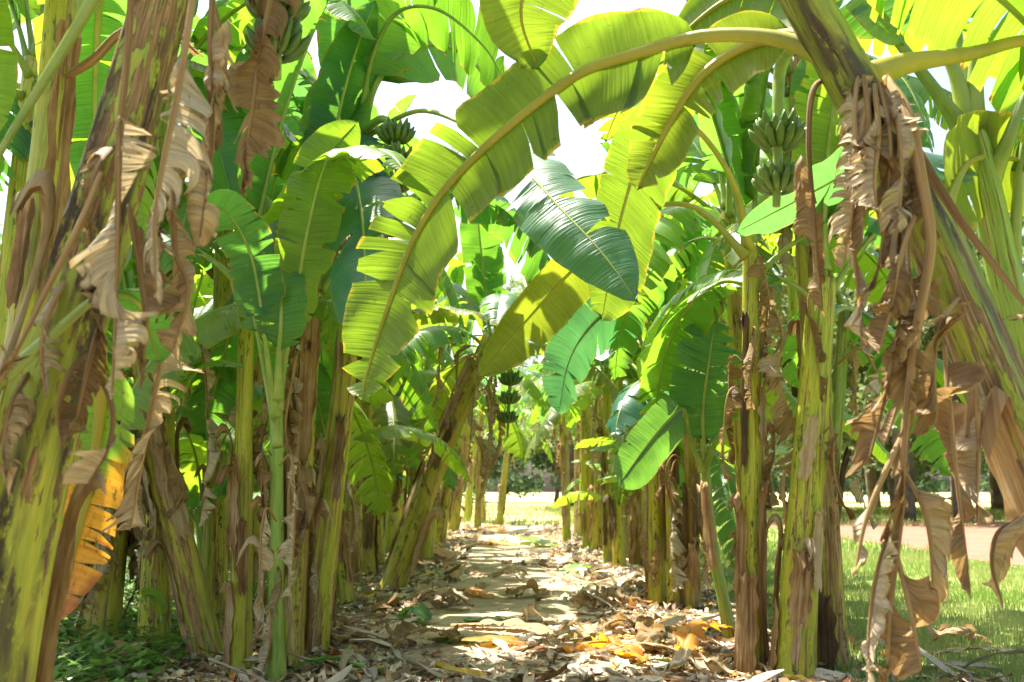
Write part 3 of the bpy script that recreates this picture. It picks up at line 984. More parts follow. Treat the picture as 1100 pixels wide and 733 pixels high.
# log, stick, hose, shoot
c = G(138, 712)
lg = thing('stem_log', (c[0], c[1], 0), 'short cut banana stem log lying beside the hose', 'log')
r0, q = .058, np.array((math.cos(-.35), math.sin(-.35), .0))
Cl = np.array([q * (t - .5) * .27 + np.array((0, 0, .062)) for t in np.linspace(0, 1, 12)])
V, F, rest = tube(Cl, r0 * (1 + .1 * np.sin(np.linspace(0, 9, 12))), 16, ripple=.06, seed=4, caps=False)
obj('husk', mesh('log_husk', V, F, SHEATH, rest=rest), lg)
for s in (0, -1):
    V, F, rest = tube(np.array([Cl[s] - q * .004, Cl[s] + q * .004]), np.array([r0 * .93, r0 * .93]), 16)
    obj('cut_face', mesh('log_cut_face', V, F, FLESH if s == 0 else BLACK, rest=rest), lg)  # darkness of the hole at the right end is painted as a black disc
C, L = spline([G(25, 690) + (0, 0, .05), G(85, 683) + (0, 0, .06), G(150, 680) + (0, 0, .05)], 20)
V, F, rest = tube(C, np.full(20, .022), 8, ripple=.08, seed=2)
tag(obj('fallen_pole', mesh('fallen_pole', V, F, WOOD, rest=rest)), 'weathered grey stick lying in the weeds at left', 'stick')
C, L = spline([G(35, 725) + (0, 0, .02), G(90, 704) + (0, 0, .02), G(150, 683) + (0, 0, .02), G(215, 668) + (0, 0, .02), G(300, 655) + (0, 0, .02)], 40)
V, F, rest = tube(C, np.full(40, .013), 8)
tag(obj('garden_hose', mesh('garden_hose', V, F, HOSE, rest=rest)), 'thin blue-grey irrigation hose along the left weed edge', 'hose')
c = G(178, 704)
sh = thing('banana_shoot', tuple(c), 'tiny pale green banana shoot with one furled leaf beside the log', 'shoot')
stem(sh, [(0, 0, -.02), (-.01, 0, .12), (-.03, 0, .22)], .012, .007, STEM_YOUNG, 3, 0, 8)
lam, rb = leaf_parts([(-.03, 0, .2), (-.05, 0, .30), (-.11, 0, .37), (-.19, 0, .34)], .045, (.2, -.6, .6), .1, 16, 4, 0, .7, .7, .2, .2, 0, .003, r0=.006, seed=2)
o = obj('leaf', mesh('banana_leaf', lam[0], lam[1], GREEN, uv=lam[2]), sh)
obj('midrib', mesh('banana_midrib', rb[0], rb[1], RIB, rest=rb[2]), o)


# ------------------------------------------------------------------ plants of the two path rows
LG, RG = 'banana plants in the row left of the path', 'banana plants in the row right of the path'


def row_plant(base, top, rb, rt, label, group, seed, mat=STEM, n=9, s=1.0, dead=2, dry=4, dY=0.0, bow=0.0, skip=(), drop=.28, hmax=1.0, az0=None):
    b = G(*base)
    t = thing('banana_plant', tuple(b), label, 'banana plant', group)
    tp = P(top[0], top[1], b[1] + dY) - b
    m = tp * .5 + np.array((bow, 0, 0))
    C, T, so_ = stem(t, [(0, 0, -.05), m * .5 * np.array((1, 1, 1)), m, tp * .78 + np.array((bow * .6, 0, 0)), tp], rb, rt, mat, seed, dry, hmax=hmax)
    if n:
        crown(t, tp, n, seed + 100, s, rt, dead, skip, az0, drop)
    return t, tp


TOCAM = -math.pi / 2
# --- left row
L2, tp = row_plant((224, 706), (150, 360), .105, .075, 'leaning brown banana stem with split base behind the cut log', LG, 2, STEM_OLD, 7, .9, 3, 7, bow=-.05, skip=((TOCAM, .9),))
hero_leaf(L2, [(160, 455, 5.85), (185, 430, 5.7), (205, 402, 5.6), (230, 388, 5.5), (262, 392, 5.4)], .09, (0, -.5, 1), GREEN, pet=.1, tears=3, seed=3)
L3, tp = row_plant((256, 726), (266, 290), .062, .042, 'slim yellow-brown banana stem between the leaning brown and fresh green stems', LG, 3, STEM, 9, .95, 1, 6, skip=((TOCAM, .8),), hmax=.8)
L4, tp = row_plant((297, 735), (297, 425), .054, .034, 'young bright green banana plant holding one broad upright leaf', LG, 4, STEM_YOUNG, 0, dry=9, hmax=.85)
b = P(297, 425, G(297, 735)[1])
hero_leaf(L4, [(297, 430, 5.18), (299, 385, 5.15), (302, 340, 5.1), (300, 285, 5.15), (298, 236, 5.25)], .145, (0, -1, .1), GREEN, pet=.25, tears=4, fl=.25, fr=.25, seed=4, sag=0)
hero_leaf(L4, [(297, 480, 5.2), (289, 430, 5.25), (280, 380, 5.3), (268, 310, 5.35), (262, 240, 5.4)], .10, (-.3, -1, .2), GREEN, pet=.5, tears=2, seed=9, r0=.016)
dead_hero(L4, [(297, 560, 5.2), (286, 548, 5.12), (280, 600, 5.1), (283, 690, 5.1)], .07, seed=41)
dead_hero(L4, [(300, 500, 5.2), (312, 492, 5.12), (316, 560, 5.1), (312, 640, 5.1)], .06, seed=42)
hero_leaf(L4, [(298, 440, 5.2), (306, 385, 5.2), (318, 320, 5.15), (332, 240, 5.1), (352, 170, 5.1), (385, 130, 5.1)], .17, (.2, -.5, .8), GREEN, pet=.42, tears=6, seed=6, r0=.017)
hero_leaf(L4, [(296, 450, 5.2), (288, 395, 5.15), (281, 335, 5.1), (268, 270, 5.05), (240, 225, 4.95), (205, 225, 4.85)], .16, (-.2, -.5, .8), GREEN, pet=.4, tears=6, seed=5, r0=.017)
L5, tp = row_plant((312, 716), (338, 300), .068, .05, 'ragged brown banana stem wrapped in dry bark behind the young green plant', LG, 5, STEM_OLD, 8, .95, 3, 9, skip=((TOCAM, .9),))
L6, tp6 = row_plant((336, 700), (385, 150), .088, .06, 'dark green banana stem leaning right with bluish drooping torn leaf', LG, 6, STEM, 8, 1.0, 2, 5, dY=-.1, bow=.05, skip=((TOCAM, 1.2), (-2.6, .8)))
hero_leaf(L6, [(385, 150, 6.2), (372, 150, 5.9), (381, 188, 5.55), (389, 235, 5.2), (393, 300, 4.85), (397, 372, 4.6)], .27, (-.45, -.6, .7), TEAL, RIB, tears=9, gap=.22, pet=.08, fl=.05, fr=.05, dl=.4, dr=.5, strip=.3, seed=7, sag=.2, wav=.02)
hero_leaf(L6, [(385, 150, 6.0), (350, 165, 5.75), (330, 215, 5.6), (322, 280, 5.5), (330, 350, 5.5)], .2, (-.6, -.6, .4), GREEN, RIB, tears=8, seed=9, sag=.2)
hero_leaf(L6, [(385, 150, 6.1), (450, 118, 5.5), (520, 145, 4.9), (562, 180, 4.5), (600, 222, 4.3), (645, 270, 4.15), (686, 326, 4.05)], .20, (-.1, -.75, .65), TEAL, RIB, pet=.42, tears=9, gap=.16, fl=.1, fr=.1, strip=.28, seed=18, sag=.08, wav=.018)
hero_leaf(L6, [(385, 150, 6.1), (398, 70, 6.0), (425, 15, 5.9), (470, 10, 5.7), (520, 50, 5.5), (545, 95, 5.4)], .27, (0, .6, .8), GREEN, RIB, pet=.2, tears=9, gap=.2, seed=22, strip=.3)
hero_leaf(L6, [(385, 150, 6.1), (408, 85, 6.1), (448, 50, 6.2), (500, 60, 6.4), (540, 120, 6.6), (556, 190, 6.7)], .26, (0, .7, .7), GREEN, RIB, pet=.2, tears=9, gap=.2, seed=23, strip=.3)
base6 = np.array(L6.location)
bunch(L6, [P(392, 140, 5.95) - base6, P(412, 128, 5.7) - base6, P(426, 150, 5.6) - base6, P(427, 185, 5.6) - base6, P(427, 225, 5.6) - base6],
      [(.52, 1.0), (.68, .95), (.84, .85)], .115, .017, 3)
row_plant((372, 655), (345, 395), .075, .055, 'green banana stem just behind the dark right-leaning one', LG, 30, STEM, 9, 1.0, 3, 4)
row_plant((350, 690), (352, 470), .05, .035, 'short dry banana stub tucked behind the dark green stem', LG, 31, STEM_OLD, 4, .6, 3, 5)
row_plant((390, 622), (396, 415), .125, .095, 'stout upright brown banana trunk standing left of the leaning stem', LG, 8, STEM_OLD, 10, 1.05, 4, 8)
L8, tp8 = row_plant((418, 638), (528, 360), .135, .085, 'thick banana stem leaning far to the right over the path', LG, 9, STEM_OLD, 9, 1.0, 3, 8, bow=-.04)
b8 = np.array(L8.location)
Y8 = b8[1]
bunch(L8, [P(528, 362, Y8) - b8, P(545, 368, Y8 - .2) - b8, P(548, 395, Y8 - .25) - b8, P(547, 430, Y8 - .25) - b8, P(545, 470, Y8 - .25) - b8],
      [(.4, 1.1), (.55, 1.0), (.7, .9), (.85, .8)], .13, .02, 5)
for k in range(0, 7, 2):
    x = 480 + 9 * k
    dead_hero(L8, [(522 - k * 4, 360 + k * 6, Y8), (x - 3, 365 + k * 5, Y8 - .25), (x - 8, 400 + k * 9, Y8 - .28), (x - 12, 440 + k * 12, Y8 - .28)], .11, seed=60 + k, nseg=30)
far_left = [((420, 597), (426, 420), .12, 'slender green stem seen behind the leaning stem\'s foot'),
            ((440, 606), (455, 400), .11, 'pale dry-barked stem just behind the leaning stem'),
            ((456, 604), (480, 390), .12, 'second stem past the leaning one, tilting right'),
            ((470, 587), (498, 420), .13, 'yellow-green stem, third past the leaning one'),
            ((486, 573), (505, 440), .14, 'tall stem well down the left row'),
            ((501, 560), (512, 455), .14, 'distant left-row stem before the last bright pair'),
            ((519, 562), (514, 450), .10, 'thin upright stem near the far end of the left row'),
            ((536, 564), (548, 455), .11, 'bright stem slanting right at the far end of the left row'),
            ((405, 612), (400, 430), .10, 'banana stem in gap between stout brown and leaning stems'),
            ((380, 606), (372, 430), .11, 'green banana stem half hidden behind the stout brown trunk'),
            ((447, 590), (440, 425), .12, 'banana stem shaded among the leaves behind the leaning stem')]
for k, (b, t, r, lab) in enumerate(far_left):
    row_plant(b, t, r, r * .7, lab if 'banana' in lab else 'banana plant: ' + lab, LG, 200 + k * 3, (STEM, STEM_OLD, STEM)[k % 3], 8, 1.0, 1, 5)

# --- right row
R1, tp1 = row_plant((852, 730), (884, 300), .105, .07, 'stout yellow-green banana stem with brown stripe beside its slim green twin', RG, 11, STEM, 8, .95, 1, 9, skip=((TOCAM, 1.0), (math.pi, .8)))
row_plant((876, 716), (908, 335), .055, .04, 'slim fresh green banana stem leaning on the stout yellow-green one', RG, 12, STEM_YOUNG, 5, .8, 0, 2, skip=((TOCAM, 1.2), (math.pi, .9)))
R2, tp2 = row_plant((808, 724), (806, 268), .066, .045, 'straight yellow-green banana stem with shaggy dry collar at mid height', RG, 13, STEM, 8, .95, 1, 9, skip=((TOCAM, .9), (math.pi, 1.0)))
hero_leaf(R2, [(803, 275, 5.5), (745, 222, 5.65), (682, 230, 5.75), (622, 283, 5.8), (565, 345, 5.8), (514, 405, 5.8)], .19, (.2, .7, .7), OLIVE, RIB_OLIVE, pet=.3, tears=5, fl=-.1, fr=.1, seed=14, sag=.1)
row_plant((798, 712), (800, 560), .028, .02, 'short dry brown stub pressed against the straight yellow-green stem', RG, 32, STEM_OLD, 0, dry=6)
hero_leaf(R2, [(806, 270, 5.55), (785, 190, 5.35), (735, 130, 5.25), (692, 160, 5.2), (668, 228, 5.15), (655, 295, 5.1), (646, 345, 5.1)], .29, (.2, .9, .3), OLIVE, RIB_OLIVE, pet=.42, tears=4, seed=21, dl=.3, dr=.3, fl=.05, fr=.05)
R3, tp3 = row_plant((787, 692), (757, 500), .048, .032, 'thin young banana plant with pale white crown and glossy upright leaf', RG, 14, STEM_YOUNG, 0, dry=2, bow=-.03)
hero_leaf(R3, [(757, 505, 6.6), (755, 445, 6.5), (760, 400, 6.4), (768, 345, 6.4)], .25, (.1, -1, .35), TEAL, RIB, pet=.2, tears=7, gap=.2, strip=.25, fl=.15, fr=.15, seed=15, sag=0)
hero_leaf(R3, [(757, 505, 6.6), (742, 470, 6.5), (735, 440, 6.4), (718, 452, 6.3), (692, 483, 6.2), (664, 522, 6.1)], .17, (0, -.6, .8), TEAL, RIB, pet=.4, tears=2, seed=16)
hero_leaf(R3, [(757, 505, 6.6), (772, 470, 6.5), (788, 440, 6.5), (815, 430, 6.5), (850, 450, 6.5)], .12, (.3, -.4, .8), GREEN, RIB, pet=.45, tears=2, seed=17)
row_plant((745, 658), (742, 455), .07, .055, 'dark shaggy banana stem buried in dead bark right of the yellow pair', RG, 33, STEM_OLD, 7, .9, 2, 8, skip=((math.pi, .9),))
R6, tp6r = row_plant((706, 654), (702, 405), .075, .055, 'glossy yellow banana stem raising a bluish torn leaf up and left', RG, 16, STEM, 9, 1.0, 1, 4, skip=((math.pi, .9), (TOCAM, .7)))
hero_leaf(R6, [(702, 408, 8.5), (682, 350, 8.3), (655, 335, 8.1), (630, 355, 7.9), (610, 392, 7.8), (600, 445, 7.7)], .30, (0, -.7, .7), TEAL, RIB, pet=.2, tears=7, fl=.05, fr=.1, seed=19)
row_plant((726, 656), (716, 395), .065, .045, 'green banana stem between the glossy yellow and dark shaggy stems', RG, 34, STEM, 9, 1.0, 1, 4, skip=((math.pi, .9),))
far_right = [((665, 614), (662, 405), .085, 'banana stem with brown split face next down the right row', STEM),
             ((654, 608), (652, 400), .08, 'paired banana stem just left of the brown split one', STEM),
             ((684, 612), (690, 420), .08, 'banana stem half hidden between right-row clumps', STEM_OLD),
             ((634, 592), (628, 420), .12, 'green banana stem standing third from the far end of the right row', STEM),
             ((642, 594), (648, 425), .11, 'dark banana stem hugging the green one near the far right end', STEM_OLD),
             ((609, 583), (606, 430), .09, 'solitary yellow banana stem nearest the path at far right end', STEM),
             ((625, 580), (630, 440), .11, 'banana stem behind the solitary yellow one', STEM)]
for k, (b, t, r, lab, m) in enumerate(far_right):
    row_plant(b, t, r, r * .7, lab, RG, 300 + k * 3, m, 8, 1.0, 1, 5, skip=((math.pi, .5),))

# ------------------------------------------------------------------ foreground left plant
b = P(-62, 960, 2.1)
b[2] = 0
L0 = thing('banana_plant', tuple(b), 'large banana trunk with blotched bark leaning across the left foreground', 'banana plant', LG)
rel = [P(*q) - b for q in [(-62, 960, 2.1), (-14, 720, 2.1), (35, 483, 2.1), (105, 240, 2.15), (172, 0, 2.25), (205, -130, 2.3)]]
rel[0][2] = -.05
stem(L0, rel, .106, .062, STEM_SPOT, 40, 6, 64, hmax=.9, scraps=False)
crown(L0, rel[-1], 9, 401, 1.0, .06, 0, ((TOCAM, .5), (.3, 1.0)))
top = rel[-1]
for i, (az, ti2) in enumerate(((1.25, -.1), (-.35, -.1))):  # overhead leaves added out of view to shade the big arching leaf
    put_leaf(L0, 'arch', i, (top[0], top[1], top[2] - .05), az, ti2, 1.0)
for k, (pix, W, kw) in enumerate([
    ([(212, -40, 1.92), (200, 40, 1.88), (188, 110, 1.86), (172, 190, 1.85), (166, 240, 1.85), (168, 320, 1.85)], .13, dict(pet=.3)),
    ([(230, -40, 1.97), (226, 40, 1.94), (228, 100, 1.92), (226, 170, 1.9), (214, 260, 1.9)], .11, dict(pet=.3, tears=6)),
    ([(142, -40, 1.95), (136, 60, 1.92), (128, 140, 1.9), (126, 230, 1.88), (124, 330, 1.88), (120, 430, 1.88)], .085, dict(pet=.38)),
    ([(222, -20, 2.0), (240, 55, 2.0), (238, 110, 2.0), (222, 170, 2.0)], .025, dict(pet=.7, tears=4)),
    ([(304, -80, 2.3), (290, 0, 2.3), (277, 70, 2.3), (268, 140, 2.3), (258, 210, 2.3)], .10, dict(pet=.03, tears=3, fl=.1, fr=.1, dl=.5, dr=.5, dead=.4, short=.2)),
    ([(205, 90, 2.05), (188, 190, 2.02), (188, 270, 2.0), (202, 310, 2.0), (185, 380, 2.0)], .11, dict(pet=.35, tears=7)),
    ([(190, 300, 2.35), (172, 390, 2.3), (158, 460, 2.3), (140, 570, 2.3)], .09, dict(pet=.1)),
    ([(108, 185, 1.98), (85, 240, 1.94), (50, 310, 1.92), (15, 380, 1.9), (-25, 450, 1.9)], .03, dict(pet=.8, tears=4)),
    ([(138, 220, 2.0), (150, 290, 1.98), (156, 350, 1.97), (150, 420, 1.97)], .04, dict(pet=.2, tears=5)),
    ([(106, 400, 2.03), (120, 438, 2.0), (116, 480, 1.99), (94, 520, 1.98)], .012, dict(pet=.6, tears=1)),
    ([(70, 300, 2.05), (52, 335, 1.97), (44, 380, 1.95), (50, 430, 1.95)], .06, dict(pet=.1)),
    ([(90, 380, 2.03), (72, 405, 1.96), (62, 440, 1.95), (66, 480, 1.95)], .05, dict(pet=.1)),
    ([(128, 150, 2.1), (104, 180, 2.0), (96, 230, 1.98), (100, 290, 1.98)], .06, dict(pet=.1)),
    ([(30, 400, 2.03), (14, 430, 1.96), (4, 480, 1.95), (10, 540, 1.95)], .07, dict(pet=.1)),
    ([(112, 330, 2.03), (100, 370, 1.97), (90, 410, 1.95), (82, 450, 1.95)], .05, dict(pet=.1))]):
    dead_hero(L0, pix, W, seed=80 + k, **kw)
hero_leaf(L0, [(104, 360, 2.35), (110, 430, 2.5), (98, 520, 2.55), (78, 600, 2.55), (62, 672, 2.5)], .105, (.1, 1, .2), TURNING, RIB_OLIVE, pet=.08, tears=20, gap=.10, fl=0, fr=0, dl=.3, dr=.3, seed=31, strip=.12,
          label='leaf turned orange at its hanging tip')
hero_leaf(L0, [(-70, 450, 1.9), (0, 402, 1.93), (60, 352, 1.98), (106, 318, 2.05), (148, 325, 2.2), (172, 390, 2.3)], .06, (0, -.4, 1), GREEN, RIB, pet=.6, tears=1, seed=31, r0=.016)

b = P(-66, 890, 3.0)
b[2] = 0
L1 = thing('banana_plant', tuple(b), 'pale green banana stem stacked with old leaf scars behind the foreground trunk', 'banana plant', LG)
rel = [P(*q) - b for q in [(-66, 890, 3.0), (0, 560, 3.0), (40, 280, 3.0), (60, 100, 3.0), (72, -60, 3.0), (78, -160, 3.0)]]
rel[0][2] = -.05
stem(L1, rel, .072, .046, STEM, 41, 4, 48, dark=.6, scraps=False)
crown(L1, rel[-1], 9, 405, 1.0, .05, 0, ((TOCAM, .8), (.4, .9)))
hero_leaf(L1, [(72, 80, 2.95), (100, 62, 2.9), (128, 35, 2.9), (170, 20, 2.9), (215, 60, 2.9)], .05, (0, 0, 1), DEAD, RIB_DRY, 'dead_leaf', pet=.6, tears=5, dead=1, r0=.02, seed=33)
hero_leaf(L1, [(150, -110, 2.2), (95, 0, 2.15), (45, 85, 2.1), (0, 160, 2.05), (-60, 270, 2.0)], .05, (-.5, 0, .8), GREEN, RIB, pet=.75, tears=1, r0=.02, seed=34)
hero_leaf(L1, [(-60, -160, 2.3), (-40, -60, 2.3), (-22, 20, 2.3), (-12, 90, 2.3), (-10, 150, 2.3)], .08, (-.3, .9, .3), GREEN, RIB, pet=.05, tears=1, seed=35)
hero_leaf(L1, [(66, 20, 3.0), (108, -40, 3.2), (104, 40, 3.5), (102, 120, 3.6), (106, 230, 3.6)], .12, (0, -1, .2), GREEN, RIB, pet=.2, tears=6, seed=36)

# ------------------------------------------------------------------ foreground right plants
b = P(1270, 935, 2.7)
b[2] = 0
R0 = thing('banana_plant', tuple(b), 'banana trunk leaning in from the right foreground, hung with dead leaves', 'banana plant', RG)
rel = [P(*q) - b for q in [(1270, 935, 2.7), (1142, 600, 2.62), (1062, 400, 2.56), (988, 225, 2.5), (918, 95, 2.45), (862, -5, 2.4), (835, -60, 2.4)]]
rel[0][2] = -.05
stem(R0, rel, .112, .058, STEM_RAGGED, 42, 7, 64, hmax=.72, scraps=False, dark=.5)
crown(R0, rel[-1], 6, 410, .95, .05, 0, ((TOCAM, 1.2), (2.5, 1.2)), drop=.1)
hero_leaf(R0, [(925, 105, 2.45), (893, 70, 2.44), (840, 44, 2.5), (760, 40, 2.58), (690, 57, 2.65), (620, 82, 2.75), (540, 143, 2.85), (480, 202, 2.95), (445, 258, 3.05), (420, 322, 3.1), (396, 395, 3.15), (388, 432, 3.15)],
          .185, (0, .85, .5), OLIVE, RIB_OLIVE, pet=.235, nseg=90, m=7, tears=15, gap=.085, short=.15, fl=.08, fr=.05, dl=.45, dr=.45, strip=.34, r0=.022, seed=50, sag=.08, wav=.014, tip=.75)
hero_leaf(R0, [(905, 75, 2.5), (860, 42, 2.6), (805, 50, 2.66), (755, 82, 2.7), (722, 130, 2.74), (698, 175, 2.8), (684, 205, 2.82)],
          .115, (0, .9, .4), OLIVE, RIB_OLIVE, pet=.25, nseg=60, m=6, tears=5, fl=.05, fr=.1, dl=.7, dr=.4, strip=.25, r0=.022, seed=51)
hero_leaf(R0, [(880, 20, 2.42), (800, -80, 2.5), (680, -120, 2.55), (590, -60, 2.65), (560, 10, 2.72), (578, 75, 2.78)], .17, (.1, .9, .4), OLIVE, RIB_OLIVE, pet=.3, tears=3, seed=52, dl=.3, dr=.3)
hero_leaf(R0, [(885, 30, 2.5), (850, 0, 2.7), (795, -5, 2.9), (742, 30, 3.05), (712, 70, 3.15)], .13, (0, .7, .6), OLIVE, RIB_OLIVE, pet=.15, tears=2, seed=53)
hero_leaf(R0, [(930, 80, 2.5), (970, 66, 2.5), (1040, 56, 2.52), (1110, 42, 2.55), (1200, 60, 2.6), (1260, 140, 2.65)], .16, (.2, .5, .8), OLIVE, RIB_OLIVE, pet=.45, tears=3, r0=.024, seed=54)
hero_leaf(R0, [(1000, 215, 2.6), (985, 165, 2.9), (950, 165, 3.05), (880, 203, 3.1), (790, 250, 3.1)], .17, (.2, .9, .5), TEAL, RIB, pet=.16, tears=2, fl=-.1, fr=.1, dl=.3, dr=.3, seed=55, r0=.014)
hero_leaf(R0, [(1010, 230, 2.6), (1040, 175, 2.9), (1080, 170, 3.0), (1130, 185, 3.0), (1190, 220, 3.0)], .17, (.1, .9, .5), OLIVE, RIB_OLIVE, pet=.1, tears=2, seed=56, r0=.014)
for k, (pix, W, kw) in enumerate([
    ([(928, 80, 2.36), (934, 130, 2.3), (930, 190, 2.28), (926, 262, 2.28)], .075, dict(pet=.02, tears=9, fl=-.7, fr=-.7)),
    ([(945, 88, 2.36), (956, 150, 2.28), (952, 230, 2.27), (940, 310, 2.27)], .085, dict(pet=.02, tears=10, fl=-.7, fr=-.7)),
    ([(935, 95, 2.34), (925, 150, 2.3), (915, 230, 2.3), (905, 290, 2.3)], .05, dict(pet=.05)),
    ([(952, 82, 2.4), (976, 120, 2.3), (991, 190, 2.26), (1001, 262, 2.25), (985, 360, 2.25), (972, 470, 2.25), (968, 560, 2.25), (958, 650, 2.25), (952, 750, 2.25)], .085,
     dict(pet=.2, tears=42, short=.85, nseg=120, r0=.016, gap=.6)),
    ([(908, 84, 2.5), (876, 92, 2.46), (869, 150, 2.45), (873, 210, 2.45), (877, 262, 2.45), (884, 335, 2.45)], .105, dict(pet=.5, tears=5)),
    ([(962, 118, 2.42), (1002, 188, 2.36), (1040, 246, 2.32), (1098, 322, 2.28), (1140, 380, 2.28)], .012, dict(pet=.8, tears=1, r0=.016)),
    ([(926, 118, 2.4), (912, 160, 2.38), (912, 230, 2.38), (920, 290, 2.38), (927, 378, 2.38)], .055, dict(pet=.35, tears=4)),
    ([(1015, 370, 2.4), (1022, 450, 2.36), (1030, 530, 2.35), (1041, 616, 2.35)], .03, dict(pet=.1, tears=2, fl=-1, fr=-1, short=.2)),
    ([(1046, 390, 2.4), (1052, 470, 2.38), (1049, 565, 2.37)], .028, dict(pet=.1, tears=2, fl=-1, fr=-1, short=.2)),
    ([(1096, 556, 2.4), (1072, 574, 2.36), (1066, 608, 2.36), (1078, 650, 2.36)], .035, dict(pet=.15, tears=1, fl=-.7, fr=-.7)),
    ([(996, 200, 2.34), (972, 262, 2.24), (958, 330, 2.24), (944, 380, 2.24)], .11, dict(pet=.12, tears=4)),
    ([(1030, 320, 2.42), (1010, 350, 2.34), (1004, 400, 2.32), (1008, 450, 2.32)], .06, dict(pet=.1, tears=5)),
    ([(1010, 300, 2.42), (985, 330, 2.3), (975, 400, 2.28), (950, 480, 2.28)], .07, dict(pet=.1, tears=4))]):
    dead_hero(R0, pix, W, seed=120 + k, **kw)
bR = np.array(R0.location)
bunch(R0, [P(880, 40, 2.5) - bR, P(852, 48, 2.75) - bR, P(838, 75, 2.9) - bR, P(836, 110, 2.9) - bR, P(836, 150, 2.9) - bR, P(834, 222, 2.9) - bR],
      [(.74, 1.1), (.90, .95)], .078, .0125, 9, .027)

b = P(1185, 800, 3.2)
b[2] = 0
R00 = thing('banana_plant', tuple(b), 'fresh green banana plant at the right edge with fanned pale stalks', 'banana plant', RG)
rel = [P(*q) - b for q in [(1185, 800, 3.2), (1118, 470, 3.12), (1080, 300, 3.05), (1060, 205, 3.0), (1042, 135, 3.0)]]
rel[0] = rel[0] * np.array((1, 1, 0)) + np.array((0.02, .05, -.05))
stem(R00, rel, .085, .042, STEM_YOUNG, 43, 2, 44, hmax=.6, scraps=False)
for k, (pix, W, kw) in enumerate([
    ([(1042, 140, 3.0), (1000, 85, 2.95), (950, 22, 2.9), (905, -25, 2.9), (830, -70, 2.95), (760, -40, 3.0)], .2, dict(pet=.3)),
    ([(1042, 140, 3.0), (1022, 65, 3.0), (975, 0, 3.05), (920, -80, 3.1), (850, -130, 3.2)], .2, dict(pet=.35)),
    ([(1044, 140, 3.0), (1030, 60, 3.05), (1024, 0, 3.1), (1015, -120, 3.2), (1000, -260, 3.3)], .22, dict(pet=.3)),
    ([(1044, 140, 3.0), (1048, 60, 2.98), (1054, 0, 2.95), (1075, -120, 2.95), (1130, -200, 3.0)], .2, dict(pet=.3)),
    ([(1055, 200, 3.0), (1080, 150, 2.95), (1110, 80, 2.95), (1160, 20, 2.95)], .1, dict(pet=.5)),
    ([(1085, 330, 3.05), (1090, 240, 3.0), (1100, 150, 3.0), (1130, 60, 3.0)], .1, dict(pet=.5))]):
    hero_leaf(R00, pix, W, (-.3, -.5, .8), GREEN, RIB, tears=4, r0=.022, seed=150 + k, **kw)

for k, (pix, W, kw) in enumerate([
    ([(922, 82, 2.38), (918, 120, 2.32), (922, 170, 2.3), (915, 215, 2.3)], .04, dict(pet=.05)),
    ([(950, 95, 2.36), (966, 140, 2.28), (968, 200, 2.26), (962, 270, 2.26)], .05, dict(pet=.05)),
    ([(940, 90, 2.34), (944, 140, 2.26), (940, 200, 2.24), (946, 250, 2.24)], .045, dict(pet=.05)),
    ([(975, 140, 2.4), (982, 200, 2.3), (976, 270, 2.28), (986, 330, 2.28)], .045, dict(pet=.1)),
    ([(985, 300, 2.34), (965, 360, 2.28), (950, 430, 2.27), (932, 500, 2.27)], .075, dict(pet=.1)),
    ([(968, 470, 2.26), (950, 510, 2.24), (930, 560, 2.24), (918, 620, 2.24)], .035, dict(pet=.3, tears=3)),
    ([(968, 500, 2.26), (990, 540, 2.24), (1000, 580, 2.24), (1002, 640, 2.24)], .05, dict(pet=.2, tears=3)),
    ([(962, 590, 2.26), (975, 640, 2.24), (985, 690, 2.24), (990, 720, 2.24)], .035, dict(pet=.2, tears=4)),
    ([(962, 560, 2.26), (945, 610, 2.24), (935, 670, 2.24), (932, 740, 2.24)], .045, dict(pet=.1, tears=12))]):
    dead_hero(R0, pix, W * .8, seed=170 + k, **kw)
bL = np.array(L0.location)
bunch(L0, [P(205, -130, 2.3) - bL, P(250, -200, 2.35) - bL, P(293, -150, 2.4) - bL, P(297, -60, 2.4) - bL, P(297, 85, 2.4) - bL],
      [(.60, 1.0), (.70, 1.0), (.80, .95), (.90, .9)], .085, .0135, 19, .028)
t = thing('banana_plant', (-2.8, 7.0, 0), 'old low banana plant shrouded in dark hanging dead leaves behind the weeds', 'banana plant', LG)
stem(t, [(0, 0, -.05), (.05, 0, .8), (.1, 0, 1.75)], .13, .09, STEM_OLD, 77, 8, 30, dark=.8)
crown(t, np.array((.1, 0, 1.75)), 4, 78, .8, .09, 13)
# ------------------------------------------------------------------ taller plants that close the canopy
TALL = [((-2.15, 7.4), 3.3, 'tall banana plant with erect bright leaves rising behind the left near stems'),
        ((-2.5, 9.6), 3.4, 'tall banana plant behind the stout brown trunk, leaves high over the path'),
        ((-1.9, 12.6), 3.3, 'tall banana plant behind the leaning stem, spreading over the path'),
        ((-2.1, 16.5), 3.4, 'tall banana plant in the middle distance left of the path'),
        ((-1.9, 21.0), 3.4, 'tall far banana plant left of the path near its end'),
        ((1.75, 7.4), 3.1, 'tall banana plant behind the straight yellow-green stem'),
        ((1.65, 10.6), 3.3, 'tall banana plant past the dark shaggy stem on the right'),
        ((1.6, 14.4), 3.4, 'tall banana plant over the brown split stem on the right'),
        ((1.55, 18.2), 3.4, 'tall banana plant near the third far right stem'),
        ((1.5, 23.0), 3.4, 'tall banana plant beyond the solitary yellow stem'),
        ((-2.9, 5.6), 3.5, 'tall banana plant left of the leaning brown stem, leaves out of the top'),
        ((-.9, 26.5), 3.3, 'tall banana plant closing the far left end of the path')]
